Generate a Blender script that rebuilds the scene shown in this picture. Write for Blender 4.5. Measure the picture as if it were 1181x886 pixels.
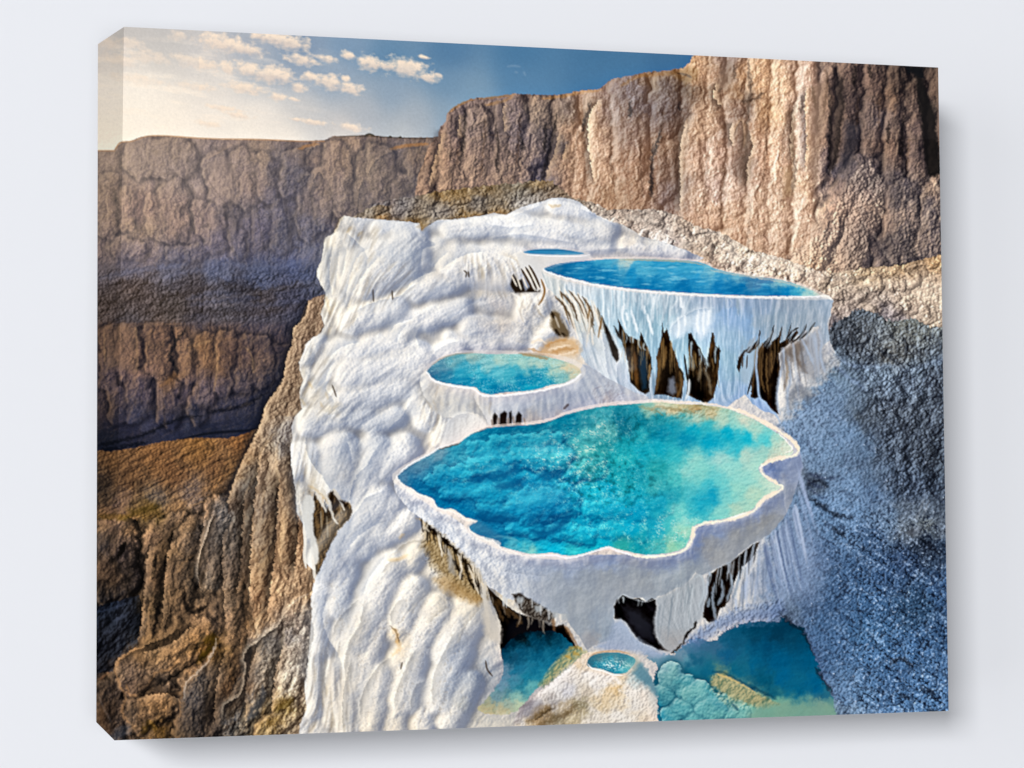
import bpy, math
import numpy as np
from mathutils import Matrix, Vector

C = bpy.context.scene
for o in list(bpy.data.objects):
    bpy.data.objects.remove(o)

# ---------- camera ----------
# canvas frame: x right, y down, z towards the wall, unit = picture height
PX, PY = 1181, 886
(FOC, AX, AY, AZ, TX, TY, TZ, CW, CD, SX, SY) = [2.69337554, -0.0663267096, -0.281961934, 0.0208501219, 0.282883848, 0.155535308, 3.45478006, 1.2969638, 0.180092931, -0.173524125, -0.122784195]
UNIT = 0.60                                  # picture height in metres
ca, cb, cc = math.cos(AX), math.cos(AY), math.cos(AZ)
sa, sb, sc = math.sin(AX), math.sin(AY), math.sin(AZ)
RC = (np.array([[cc, -sc, 0], [sc, cc, 0], [0, 0, 1]]) @ np.array([[cb, 0, sb], [0, 1, 0], [-sb, 0, cb]])
      @ np.array([[1, 0, 0], [0, ca, -sa], [0, sa, ca]]))
TC = np.array([TX, TY, TZ])
FP = FOC*1000; CX = PX/2+SX*1000; CY = PY/2+SY*1000
HANG = 1.5                                   # height of the picture's centre above the floor
def to_world(P):
    P = np.asarray(P, float)
    return np.stack([P[..., 0]*UNIT, P[..., 2]*UNIT, HANG-P[..., 1]*UNIT], -1)
def to_photo(P):
    Q = np.asarray(P, float) @ RC.T+TC
    return FP*Q[..., 0]/Q[..., 2]+CX, FP*Q[..., 1]/Q[..., 2]+CY
cam = bpy.data.cameras.new('camera'); camo = bpy.data.objects.new('camera', cam)
C.collection.objects.link(camo); C.camera = camo
pos = to_world(-RC.T @ TC)
def dirw(v):
    return Vector((v[0], v[2], -v[1])).normalized()
xr, yd, zf = dirw(RC[0]), dirw(RC[1]), dirw(RC[2])
m = Matrix.Identity(4)
m.col[0][:3] = xr; m.col[1][:3] = -yd; m.col[2][:3] = -zf; m.col[3][:3] = Vector(pos)
camo.matrix_world = m
cam.sensor_width = 36; cam.lens = FP/PX*36
cam.shift_x = -SX*1000/PX; cam.shift_y = SY*1000/PX
cam.clip_start = .05; cam.clip_end = 200

# ---------- light: a studio with a key soft box high on the left and a broad fill in front ----------
w = bpy.data.worlds.new('World'); C.world = w; w.use_nodes = True
bg = w.node_tree.nodes['Background']; bg.inputs[0].default_value = (.94, .96, 1, 1); bg.inputs[1].default_value = .025
def area(name, loc, size, size_y, power, col, target):
    l = bpy.data.lights.new(name, 'AREA'); l.shape = 'RECTANGLE'; l.size = size; l.size_y = size_y; l.energy = power; l.color = col
    o = bpy.data.objects.new(name, l); C.collection.objects.link(o); o.location = loc
    o.rotation_euler = (Vector(target)-Vector(loc)).to_track_quat('-Z', 'Y').to_euler()
    return o
area('key_soft_box', (-24.7, -35, HANG+9.7), 10.2, 9.0, 14300, (1, .995, .985), (0, 0, HANG))
area('fill_soft_box', (-5.2, -35, HANG-2.4), 18.5, 12.5, 5600, (.985, .99, 1), (0, 0, HANG))
area('added_side_fill', (-19, -6.2, HANG+1.5), 18.0, 14.0, 1750, (1, .995, .985), (-.4, 0, HANG))  # added lamp without a real source, brightens the wrapped left side of the canvas
C.view_settings.view_transform = 'Standard'; C.view_settings.look = 'None'
C.view_settings.exposure = 0; C.view_settings.gamma = 1
C.render.engine = 'CYCLES'; C.cycles.max_bounces = 6; C.cycles.diffuse_bounces = 0
C.cycles.use_denoising = True

# ---------- materials ----------
def mat_wall():
    mt = bpy.data.materials.new('painted_wall'); mt.use_nodes = True
    nt = mt.node_tree; b = nt.nodes['Principled BSDF']
    b.inputs['Base Color'].default_value = (.717, .733, .775, 1); b.inputs['Roughness'].default_value = .9
    b.inputs['Specular IOR Level'].default_value = 0
    n = nt.nodes.new('ShaderNodeTexNoise'); n.inputs['Scale'].default_value = 420; n.inputs['Detail'].default_value = 3
    tc = nt.nodes.new('ShaderNodeTexCoord'); nt.links.new(tc.outputs['Object'], n.inputs['Vector'])
    bp = nt.nodes.new('ShaderNodeBump'); bp.inputs['Strength'].default_value = .04; bp.inputs['Distance'].default_value = .0004
    nt.links.new(n.outputs[0], bp.inputs['Height']); nt.links.new(bp.outputs[0], b.inputs['Normal'])
    return mt
def mat_print():
    mt = bpy.data.materials.new('printed_canvas'); mt.use_nodes = True
    nt = mt.node_tree; b = nt.nodes['Principled BSDF']
    a = nt.nodes.new('ShaderNodeAttribute'); a.attribute_name = 'ink'
    nt.links.new(a.outputs['Color'], b.inputs['Base Color'])
    b.inputs['Roughness'].default_value = .85; b.inputs['Specular IOR Level'].default_value = 0
    # woven canvas: two crossed wave textures, a fraction of a millimetre
    tc = nt.nodes.new('ShaderNodeTexCoord')
    hs = []
    for d in ('X', 'Z'):
        wv = nt.nodes.new('ShaderNodeTexWave'); wv.bands_direction = d; wv.inputs['Scale'].default_value = 260
        wv.inputs['Distortion'].default_value = .4
        nt.links.new(tc.outputs['Object'], wv.inputs['Vector']); hs.append(wv)
    ad = nt.nodes.new('ShaderNodeMath'); ad.operation = 'ADD'
    nt.links.new(hs[0].outputs['Fac'], ad.inputs[0]); nt.links.new(hs[1].outputs['Fac'], ad.inputs[1])
    bp = nt.nodes.new('ShaderNodeBump'); bp.inputs['Strength'].default_value = .03; bp.inputs['Distance'].default_value = .0002
    nt.links.new(ad.outputs[0], bp.inputs['Height']); nt.links.new(bp.outputs[0], b.inputs['Normal'])
    return mt

# ---------- the wall ----------
def grid_mesh(name, verts, faces, mat):
    me = bpy.data.meshes.new(name); me.from_pydata([tuple(v) for v in verts], [], faces); me.update()
    me.materials.append(mat); o = bpy.data.objects.new(name, me); C.collection.objects.link(o); return o
yw = CD*UNIT+.0006
wall = grid_mesh('wall', [(-4, yw, 0), (4, yw, 0), (4, yw, 3.2), (-4, yw, 3.2), (-4, yw+.12, 0), (4, yw+.12, 0), (4, yw+.12, 3.2), (-4, yw+.12, 3.2)],
                 [(0, 1, 2, 3), (5, 4, 7, 6), (4, 0, 3, 7), (1, 5, 6, 2), (3, 2, 6, 7), (4, 5, 1, 0)], mat_wall())
wall['kind'] = 'structure'; wall['label'] = 'plain pale grey painted wall behind the canvas'

# ======================================================================
# THE PRINTED PICTURE: its inks are computed below as one colour per point
# of the canvas, in the picture's own plane
# ======================================================================
f4 = np.float32
W, H = 1181, 886
YY, XX = np.mgrid[0:H, 0:W].astype(f4)
IMG = np.zeros((H, W, 3), f4)

# ---------- small numeric tools ----------
def hexc(s):
    return np.array([int(s[i:i+2], 16) for i in (0, 2, 4)], f4) / 255
def pts(s):
    return np.array([[float(v) for v in t.split(',')] for t in s.split()], f4)
_perm = {}
def _tab(seed):
    if seed not in _perm:
        r = np.random.default_rng(seed)
        p = r.permutation(512).astype(np.int32)
        a = r.uniform(0, 2*np.pi, 512).astype(f4)
        _perm[seed] = (p, np.cos(a), np.sin(a), r.random(512).astype(f4))
    return _perm[seed]
def _h(p, i, j):
    return p[(p[i & 511] + j) & 511]
def pn(x, y, seed=0):                       # gradient noise, about -1..1
    p, gx, gy, _ = _tab(seed)
    xi = np.floor(x).astype(np.int32); yi = np.floor(y).astype(np.int32)
    fx = (x - xi).astype(f4); fy = (y - yi).astype(f4)
    u = fx*fx*fx*(fx*(fx*6-15)+10); v = fy*fy*fy*(fy*(fy*6-15)+10)
    def g(a, b):
        k = _h(p, xi+a, yi+b)
        return gx[k]*(fx-a) + gy[k]*(fy-b)
    n0 = g(0, 0)*(1-u) + g(1, 0)*u
    n1 = g(0, 1)*(1-u) + g(1, 1)*u
    return (n0*(1-v) + n1*v)*1.5
def fbm(x, y, o=4, seed=0, gain=.5):
    r = 0; a = 1; t = 0
    for k in range(o):
        r = r + a*pn(x*2**k + 17.3*k, y*2**k - 9.1*k, seed+k); t += a; a *= gain
    return r/t*1.4
def ridged(x, y, o=4, seed=0, gain=.55):
    r = 0; a = 1; t = 0
    for k in range(o):
        r = r + a*(1-np.abs(pn(x*2**k + 7.7*k, y*2**k + 3.3*k, seed+k))*2); t += a; a *= gain
    return r/t
def worley(x, y, seed=0):                   # nearest and second nearest cell distance, cell value
    p, _, _, rv = _tab(seed)
    xi = np.floor(x).astype(np.int32); yi = np.floor(y).astype(np.int32)
    f1 = np.full(x.shape, 9, f4); f2 = f1.copy(); cv = f1*0
    for a in (-1, 0, 1):
        for b in (-1, 0, 1):
            k = _h(p, xi+a, yi+b)
            d = np.hypot(xi+a+rv[k]-x, yi+b+rv[(k*7+3) & 511]-y).astype(f4)
            near = d < f1
            f2 = np.where(near, f1, np.minimum(f2, d)); cv = np.where(near, rv[(k*13+5) & 511], cv)
            f1 = np.where(near, d, f1)
    return f1, f2, cv
def box(a, r, ax):
    n = a.shape[ax]
    pad = [(0, 0)]*a.ndim; pad[ax] = (r+1, r)
    c = np.cumsum(np.pad(a, pad, 'edge').astype(np.float64), ax)
    s1 = [slice(None)]*a.ndim; s2 = list(s1)
    s1[ax] = slice(2*r+1, 2*r+1+n); s2[ax] = slice(0, n)
    return ((c[tuple(s1)]-c[tuple(s2)])/(2*r+1)).astype(f4)
def blur(a, s):
    if s < .6:
        k = s*.5
        for ax in (0, 1):
            a = a*(1-k) + k*.5*(np.roll(a, 1, ax)+np.roll(a, -1, ax))
        return a
    r = max(1, int(round(s)))
    for _ in range(2 if s < 1.5 else 3):
        a = box(box(a, r, 0), r, 1)
    return a
def curve(P, n=5, closed=False):            # Catmull-Rom
    m = len(P)
    Q = np.vstack([P[-1:], P, P[:2]]) if closed else np.vstack([2*P[0]-P[1], P, 2*P[-1]-P[-2]])
    out = []
    for i in range(m if closed else m-1):
        a, b, c, d = Q[i], Q[i+1], Q[i+2], Q[i+3]
        t = np.linspace(0, 1, n, endpoint=False)[:, None]
        out.append(.5*(2*b+(c-a)*t+(2*a-5*b+4*c-d)*t*t+(3*b-a-3*c+d)*t**3))
    if not closed: out.append(P[-1:])
    return np.vstack(out).astype(f4)
def bbox(P, pad):
    x0 = max(0, int(P[:, 0].min()-pad)); x1 = min(W, int(P[:, 0].max()+pad)+2)
    y0 = max(0, int(P[:, 1].min()-pad)); y1 = min(H, int(P[:, 1].max()+pad)+2)
    return slice(y0, max(y1, y0+1)), slice(x0, max(x1, x0+1))
def seg_dist(P, X, Y):
    """unsigned distance, signed side (+ left of travel as seen on screen), position along 0..1"""
    best = np.full(X.shape, 1e9, f4); side = best*0; par = best*0
    L = np.hypot(*(P[1:]-P[:-1]).T); S = np.r_[0, np.cumsum(L)]; T = max(S[-1], 1e-6)
    for i in range(len(P)-1):
        if L[i] < 1e-5: continue
        ax, ay = P[i]; dx, dy = P[i+1]-P[i]
        t = np.clip(((X-ax)*dx+(Y-ay)*dy)/(L[i]**2), 0, 1)
        ex = X-ax-t*dx; ey = Y-ay-t*dy; d = ex*ex+ey*ey
        m = d < best
        best = np.where(m, d, best); side = np.where(m, np.sign(dy*(X-ax)-dx*(Y-ay)), side)
        par = np.where(m, (S[i]+t*L[i])/T, par)
    return np.sqrt(best), side, par
def inside(P, X, Y):
    c = np.zeros(X.shape, bool)
    Q = np.vstack([P, P[:1]])
    for (x0, y0), (x1, y1) in zip(Q[:-1], Q[1:]):
        if y0 == y1: continue
        c ^= ((y0 > Y) != (y1 > Y)) & (X < (x1-x0)*(Y-y0)/(y1-y0)+x0)
    return c
NZ = [fbm(XX/s, YY/s, 3, 100+i) for i, s in enumerate((5, 5, 14, 14))]
def shape(P, rough=0., pad=4, smooth=0, big=0.):
    """signed distance (positive inside) in a bbox, edge roughened"""
    if isinstance(P, str): P = pts(P)
    if smooth: P = curve(P, smooth, True)
    s = bbox(P, pad+rough*2+big*2)
    X, Y = XX[s], YY[s]
    if rough or big:
        X = X+NZ[0][s]*rough+NZ[2][s]*big; Y = Y+NZ[1][s]*rough+NZ[3][s]*big
    step = 1
    d, _, _ = seg_dist(np.vstack([P, P[:1]]), X, Y)
    return s, np.where(inside(P, X, Y), d, -d)
def full(s, sd):
    a = np.zeros((H, W), f4); a[s] = np.clip(sd+.5, 0, 1); return a
def region(P, rough=0., smooth=0, big=0.):
    return full(*shape(P, rough, 4, smooth, big))
def field(txt, soft=8., power=2.0, warp=4.):
    """colour field through hand-placed samples x,y,rrggbb"""
    T = [t.split(',') for t in txt.split()]
    q = 4; X = XX[::q, ::q]; Y = YY[::q, ::q]
    num = np.zeros(X.shape+(3,), f4); den = np.zeros(X.shape, f4)
    for x, y, h in T:
        w = 1/((X-float(x))**2+(Y-float(y))**2+soft**2)**power*1e6
        num += w[..., None]*hexc(h); den += w
    g = up(num/den[..., None], q)
    if warp:
        i = np.clip(YY+NZ[3]*warp*1.6+NZ[1]*warp*.5, 0, H-1).astype(int); j = np.clip(XX+NZ[2]*warp*2+NZ[0]*warp*.7, 0, W-1).astype(int)
        g = g[i, j]
    return g
def up(g, q):
    gy = np.clip(YY[:, 0]/q, 0, g.shape[0]-1.001); gx = np.clip(XX[0]/q, 0, g.shape[1]-1.001)
    i = gy.astype(int); j = gx.astype(int); fy = (gy-i)[:, None]; fx = (gx-j)[None]
    if g.ndim == 3: fy = fy[..., None]; fx = fx[..., None]
    a = g[i][:, j]; b = g[i][:, j+1]; c = g[i+1][:, j]; d = g[i+1][:, j+1]
    return (a*(1-fx)+b*fx)*(1-fy)+(c*(1-fx)+d*fx)*fy
def lay(mask, col, a=1.):
    """paint colour (array or hex) through a mask"""
    if isinstance(col, str): col = hexc(col)
    m = (mask*a)[..., None]
    IMG[...] = IMG*(1-m)+col*m
def lay_s(s, m, col):
    if isinstance(col, str): col = hexc(col)
    m = np.clip(m, 0, 1)[..., None]
    IMG[s] = IMG[s]*(1-m)+col*m
def poly(P, col, rough=0., smooth=0, a=1., soft=.5, big=0.):
    s, sd = shape(P, rough, 4+soft, smooth, big)
    lay_s(s, np.clip(sd/(2*soft)+.5, 0, 1)*a, col); return s, sd
def stroke(P, w, col, a=1., soft=1., rough=0., taper=1, sm=5):
    """brush line, width w (w or w0,w1), tapering at the ends"""
    if isinstance(P, str): P = pts(P)
    if sm and len(P) > 2: P = curve(P, sm)
    w0, w1 = w if isinstance(w, tuple) else (w, w)
    s = bbox(P, max(w0, w1)+3+rough*2+soft)
    X, Y = XX[s], YY[s]
    if rough: X = X+NZ[0][s]*rough; Y = Y+NZ[1][s]*rough
    d, _, t = seg_dist(P, X, Y)
    ww = (w0+(w1-w0)*t)*.5
    if taper: ww = ww*np.clip(4*t*(1-t)*1.6+.15, 0, 1)**.7
    lay_s(s, np.clip((ww-d)/soft+.5, 0, 1)*a, col)
def strokes(txt, *k, **kw):
    for l in txt.strip().split('|'):
        stroke(l, *k, **kw)
def fold(P, lw=5., dw=6., la=.5, da=.5, lc='fbf8f4', dc='8d9cb8', sm=5, rough=0., fade=True):
    """an edge where one form overlaps another: light on the left of travel, shade on the right"""
    if isinstance(P, str): P = pts(P)
    if sm and len(P) > 2: P = curve(P, sm)
    s = bbox(P, max(lw, dw)*3+2)
    X, Y = XX[s]+NZ[0][s]*rough, YY[s]+NZ[1][s]*rough
    d, sd, t = seg_dist(P, X, Y)
    e = np.clip(4*t*(1-t)*2, 0, 1) if fade else 1.
    e = e*((t > .002) & (t < .998))
    j = np.clip(.5+sd*d, 0, 1)
    lay_s(s, j*np.exp(-(d/lw)**1.3)*la*e, lc)
    lay_s(s, (1-j)*np.exp(-(d/dw)**1.3)*da*e, dc)
def folds(txt, *k, **kw):
    for l in txt.strip().split('|'):
        fold(l, *k, **kw)
def relief(h, m, k, hi, lo, ah=.5, al=.5, L=(-.86, -.5)):
    gy, gx = np.gradient(h)
    t = np.tanh((-gx*L[0]-gy*L[1])*k)
    lay(m*np.clip(t, 0, 1), hi, ah); lay(m*np.clip(-t, 0, 1), lo, al)
def mult(mask, f):
    IMG[...] *= (1+(f-1)*mask)[..., None]
# ---------- flow field and line integral convolution ----------
def angle_field(txt):
    q = 8; X = XX[::q, ::q]; Y = YY[::q, ::q]; c = 0; s = 0
    for t in txt.split():
        x, y, a = map(float, t.split(','))
        w = 1/((X-x)**2+(Y-y)**2+200)**2*1e8
        c = c+w*np.cos(2*np.radians(a)); s = s+w*np.sin(2*np.radians(a))
    th = np.arctan2(s, c)/2
    c, s = np.cos(th), np.sin(th)
    # average doubled-angle to keep it continuous
    return up(np.cos(2*th).astype(f4), q), up(np.sin(2*th).astype(f4), q)
def lic(n, n2, steps, ds=1.):
    th = .5*np.arctan2(n2[1], n2[0])
    U = np.cos(th); V = np.sin(th)
    acc = n.copy(); cnt = 1
    for sg in (1, -1):
        x = XX.copy(); y = YY.copy(); pu = U*sg; pv = V*sg
        for k in range(steps):
            x += pu*ds; y += pv*ds
            i = np.clip(y+.5, 0, H-1).astype(np.int32); j = np.clip(x+.5, 0, W-1).astype(np.int32)
            acc += n[i, j]*(1-k/steps)
            u = U[i, j]; v = V[i, j]; f = np.sign(u*pu+v*pv); f[f == 0] = 1
            pu = u*f; pv = v*f
    r = acc-blur(acc, 30)
    return r/(r.std()+1e-6)

def pillows(txt, wob=2.):
    """rounded lobes x0,y0,x1,y1,r piled up; returns their joint height"""
    h = np.zeros((H, W), f4)
    for t in txt.split():
        x0, y0, x1, y1, r = map(float, t.split(','))
        P = np.array([[x0, y0], [x1, y1+.01]], f4); s = bbox(P, r+wob*2+3)
        d, _, _ = seg_dist(P, XX[s]+NZ[2][s]*wob*2+NZ[0][s]*wob*.4, YY[s]+NZ[3][s]*wob*2+NZ[1][s]*wob*.4)
        h[s] = np.maximum(h[s], r*np.sqrt(np.clip(1-(d/(r*1.25))**2, 0, 1)))
    return h

def retone(mask, fld, s=11, k=.9):
    """bring the local average back to the sampled colours, keeping the texture"""
    w = blur(mask, s)+1e-3
    a = blur(IMG*mask[..., None], s)/w[..., None]; b = blur(fld*mask[..., None], s)/w[..., None]
    r = np.clip((b+.01)/(a+.01), .6, 1.7)
    IMG[...] = IMG*(1+(r-1)*(mask*k)[..., None])
def drips(P, n, L, w, col, a=.8, lean=0., seed=3, soft=1.4):
    """n drips hanging from a line"""
    if isinstance(P, str): P = pts(P)
    g = np.random.default_rng(seed); P = curve(P, 6)
    for t in np.sort(g.random(n)):
        i = t*(len(P)-1); j = int(i); x, y = P[j]+(P[min(j+1, len(P)-1)]-P[j])*(i-j)
        l = g.uniform(*L); ww = g.uniform(*w)
        stroke(np.array([[x, y-2], [x+lean*l*.5+g.normal()*.8, y+l*.5], [x+lean*l+g.normal()*1.2, y+l]], f4), (ww, ww*.4), col, a*g.uniform(.6, 1), soft, .6)

def lambert(h, m, lo, mid, hi, a=.6, k=1., L=(-.78, -.25, .58)):
    """colour a form by how its modelled surface faces the light of the scene in the picture"""
    gy, gx = np.gradient(h); nx = -gx*k; ny = -gy*k
    t = (nx*L[0]+ny*L[1]+L[2])/np.sqrt(1+nx*nx+ny*ny)/np.sqrt(sum(v*v for v in L))
    lo, mid, hi = hexc(lo), hexc(mid), hexc(hi)
    u = np.clip(t/.58, 0, 1)[..., None]; v = np.clip((t-.58)/.36, 0, 1)[..., None]
    lay(m, (lo*(1-u)+mid*u)*(1-v)+hi*v, a)
def scatter_lobes(m, n, ln, rd, seed=1):
    """many small lobes laid along the flow inside a mask"""
    g = np.random.default_rng(seed); ys, xs = np.nonzero(m > .5); o = []
    th = .5*np.arctan2(N2[1], N2[0])
    for i in g.integers(0, len(xs), n):
        x, y = float(xs[i]), float(ys[i]); a = th[ys[i], xs[i]]+g.normal()*.15; l = g.uniform(*ln)/2; r = g.uniform(*rd)
        c, s_ = np.cos(a)*l, np.sin(a)*l
        o.append('%.1f,%.1f,%.1f,%.1f,%.1f' % (x-c, y-s_, x+c, y+s_, r))
    return ' '.join(o)
# ---------- flow directions (x,y,angle in degrees, y down) ----------
FLOW = '''130,230,92 200,240,88 300,240,90 400,230,92 470,200,95 150,320,-8 250,330,15 330,330,8 200,355,-4 330,360,-15 150,420,90 250,420,90 320,430,95
150,490,-20 250,485,-12 130,540,-22 200,545,-24 270,525,-22 160,590,-28 240,575,-35 140,640,-50 180,680,100 215,700,105 130,730,-45 200,745,-35 180,790,-40 240,800,110 150,830,-40
260,640,112 300,560,118 330,480,120 345,400,115 360,350,110 300,640,105 335,620,95 300,700,118 330,740,125 300,790,130 330,820,135 280,760,110
510,170,95 560,170,95 620,170,95 680,170,98 740,170,92 770,120,60 800,150,94 850,180,96 900,150,100 880,100,105 900,240,100 840,250,105 960,140,94 1040,130,93 1080,200,92 990,230,125 1000,280,115 1060,270,60 950,270,105
460,240,-5 560,225,-10 620,225,0 720,245,20 780,265,25 860,295,20 960,320,15 1050,320,-10 1010,350,10 1070,350,-12
1000,385,60 1060,400,85 1040,430,30 980,430,45 1000,470,50 1070,470,40 960,480,45 930,520,48 1000,540,42 1070,540,45 960,570,25 1000,600,32 1060,620,35 930,640,28 1000,680,35 1060,700,35 1000,760,33 1060,800,30 900,680,60
380,300,100 400,270,110 430,300,120 470,290,140 500,320,130 540,320,85 460,330,135 430,350,110 520,265,-8 600,265,-12 650,245,5 700,270,15 600,290,5 740,285,8 480,380,150 520,350,160 430,390,135 400,380,110 460,400,150 500,400,165 560,380,175 440,430,145 390,440,125 480,440,140 430,480,150 380,490,135 500,470,105 520,470,95 480,510,120
350,520,95 380,520,110 350,600,80 370,640,75 400,540,110 450,540,130 430,580,125 470,580,110 430,620,135 400,650,130 460,660,140 380,700,105 370,780,92 400,800,85 430,700,120 470,720,125 440,780,105 480,780,110 520,740,125 510,800,120 540,700,140 500,640,140 580,700,60
600,310,75 620,340,70 650,330,85 700,350,88 800,360,90 900,360,95 940,370,100 680,400,75 730,420,88 800,420,90 890,430,95 930,420,70 640,390,-10 610,400,20
520,430,-8 600,430,-5 560,470,88 640,470,85 700,445,60 600,520,-12 560,560,-15 650,570,-10 720,520,-20 800,520,-5 860,510,5 760,600,-20 700,600,-15
500,600,60 560,640,60 620,660,75 700,670,90 780,650,92 850,620,100 900,580,92 850,700,95 800,700,80 740,720,40 720,740,20 610,770,-25 850,760,5 900,800,0 660,790,-40 700,800,-20 740,790,60 640,825,-20'''
N2 = angle_field(FLOW)
RG = np.random.default_rng(7)
_wn = RG.standard_normal((H, W)).astype(f4)
LF = lic(blur(_wn, .5), N2, 7)                 # fine streaks
LM = lic(blur(RG.standard_normal((H, W)).astype(f4), 1), N2, 16)  # medium streaks
LB = lic(blur(RG.standard_normal((H, W)).astype(f4), 3), N2, 30, 1.5) # broad folds
GR = blur(_wn, .5); GR /= GR.std()
FB = fbm(XX/26, YY/26, 5, 40)
FC = fbm(XX/9, YY/9, 4, 50)
FD = fbm(XX/3.2, YY/3.2, 3, 60)

def cells(sx, sy, seed, ang=0., warp=1.):
    """bulging blocks divided by cracks: returns bulge height and crack mask"""
    c, n = np.cos(np.radians(ang)), np.sin(np.radians(ang))
    u = (XX*c+YY*n)/sx+NZ[2]*.30*warp+NZ[0]*.08*warp; v = (-XX*n+YY*c)/sy+NZ[3]*.30*warp+NZ[1]*.08*warp
    a, b, cv = worley(u, v, seed)
    return -a*a, np.exp(-((b-a)*9)**1.2), cv
PA = cells(17, 48, 5)          # tall pillars
PB = cells(8, 15, 9)           # blocks
PC = cells(4.2, 5.5, 12)       # rubble
PD = cells(15, 38, 15, 22)     # leaning pillars
def pillars(txt, m, hi, lo, k=.55, ah=.45, al=.6, wob=2.2, crack=.6, L=(-.95, -.3)):
    """hand-placed pillars and boulders of a rock face"""
    h = blur(pillows(txt, wob), 1)
    mm = m*np.clip(h/2, 0, 1)
    relief(h+FC*1.2, mm, k, hi, lo, ah, al, L)
    lay(m*np.clip((blur(h, 3)-h)*.35-.05, 0, 1), lo, crack)
    return h
def rock(m, amp=1., hi='e8c9a0', lo='1c1a20', lic_w=1., wor=0.6, fine=1., P=PA, crack=.45, grain=1.):
    """weathered stone: pillars, blocks, rubble, streaks and grit"""
    h = LB*.9*lic_w+LM*.7*lic_w+LF*.35*fine+FB*4+FC*3.2+FD*1.3*fine+wor*(P[0]*14+PB[0]*6.5+PC[0]*2.6)+GR*.28*grain
    relief(h, m, .34*amp, hi, lo, .34, .42)
    lay(m*np.clip(P[1]*1.1-.15+FC*.5, 0, 1), lo, crack*wor)
    lay(m*np.clip(PB[1]*1.1-.25+FD*.6, 0, 1), lo, crack*.55*wor)
    v = (P[2]-.5)*.05+(PB[2]-.5)*.07+(PC[2]-.5)*.07*fine+GR*.03*grain+FD*.06*fine
    IMG[...] *= (1+v*m)[..., None]
    IMG[..., 2] *= 1+.05*m-FC*.03*m
    IMG[..., 0] *= 1+.015*m

RVg = ridged((XX+YY*.3)/12+NZ[2]*.4+NZ[0]*.1, (YY-XX*.3)/42+NZ[3]*.3, 3, 550)*7+ridged((XX+YY*.3)/5+NZ[0]*.3, YY/14+NZ[1]*.2, 3, 560)*3
# ================= SKY =================
lay(np.ones((H, W), f4), field('''115,60,dcd1c9 150,40,c6c0bb 190,45,c4bfbb 115,110,f5e9dd 160,120,f5ebde 115,160,fdf0dd 200,150,f7eadb 240,62,cbc5c2 250,100,dbd3cc 300,130,eae0d6 330,160,f0e4d6
290,50,a9afba 330,75,97a5b7 345,52,7f95b0 400,50,7997b5 450,60,6089ac 520,60,4d7ba4 600,65,4377a2 700,70,3f729c 780,75,3b6c98 380,90,98a8ba 450,105,8aa0b6 520,100,6b90b0 600,90,5383ab 700,85,4579a5
350,130,cac7c5 420,130,adb3bb 480,140,a2adb9 520,130,8ca1b4 545,110,7799b4 400,155,d9cfc7 470,155,bfc0c1 300,90,b0b6be 250,130,efe4d9 290,150,f4e8d9''', 22, 2., 0))
_l = IMG.mean(-1, keepdims=True); IMG[...] = _l+(IMG-_l)*.86
st = fbm((XX+YY*.2)/60, (YY-XX*.16)/11, 5, 70)
m = np.clip((st+.05)*1.6, 0, 1)*np.clip((300-XX)/130, 0, 1)*np.clip((YY-45)/40, 0, 1)*np.clip((165-YY)/40+.2, 0, 1)
lay(m, 'fdf1e2', .55)
m = np.clip((st-.15)*2, 0, 1)*np.clip((400-XX)/150, 0, 1)*np.clip((YY-40)/20, 0, 1)
lay(m, 'f8e8d8', .45)
CL = '''150,50,16,6 125,50,12,7 170,66,25,7 140,70,22,6 205,41,9,5 212,67,14,5 230,74,22,7 258,50,30,9 285,58,16,6 262,78,7,7 285,80,15,8 310,87,24,8 283,102,21,6 320,112,9,4 160,92,30,5 225,100,20,4
258,125,18,3 275,133,14,3 240,143,16,3 300,42,12,4 318,44,22,8 336,50,18,9 348,69,17,6 376,68,10,4 322,86,16,9 344,101,8,5 357,89,9,5 381,95,17,8 404,102,13,6 398,91,6,3 401,64,9,4 427,73,15,8 447,76,12,5
470,78,21,10 495,90,11,5 506,87,4,3 488,66,7,2 341,138,6,2 360,141,13,3 406,147,15,4 340,115,6,2'''
cd = np.zeros((H, W), f4); ca = np.zeros((H, W), f4)
for t in CL.split():
    x, y, a, b = map(float, t.split(','))
    u = (XX-x)/a; v = (YY-y-(XX-x)*.16)/b
    r = (u*u+v*v)*.62
    cd = np.maximum(cd, np.exp(-r*.9)); ca += np.exp(-r*1.2)*v
cn = fbm(XX/9, YY/6, 5, 80)
m = np.clip((cd-.36+cn*.40)*1.9, 0, 1)
fade = np.where(XX < 230, .55, np.where(XX > 500, .8, 1.))
lay(m*fade, 'ecd8c6', .8)
lay(m*np.clip(-ca*1.2+cn*.5+.25, 0, 1)*fade, 'fae6d0', .6)
lay(m*np.clip(ca*.9-cn*.5-.1, 0, 1)*np.clip((XX-210)/60, 0, 1), 'b9b1b2', .55)
strokes('585,77 592,76 600,77|594,83 597,84|604,83 606,87', 2, 'a5b3c4', .25, 2.5)

lay(np.clip(1-np.hypot((XX-115)/260, (YY-160)/130), 0, 1), 'fff0da', .6)
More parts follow.
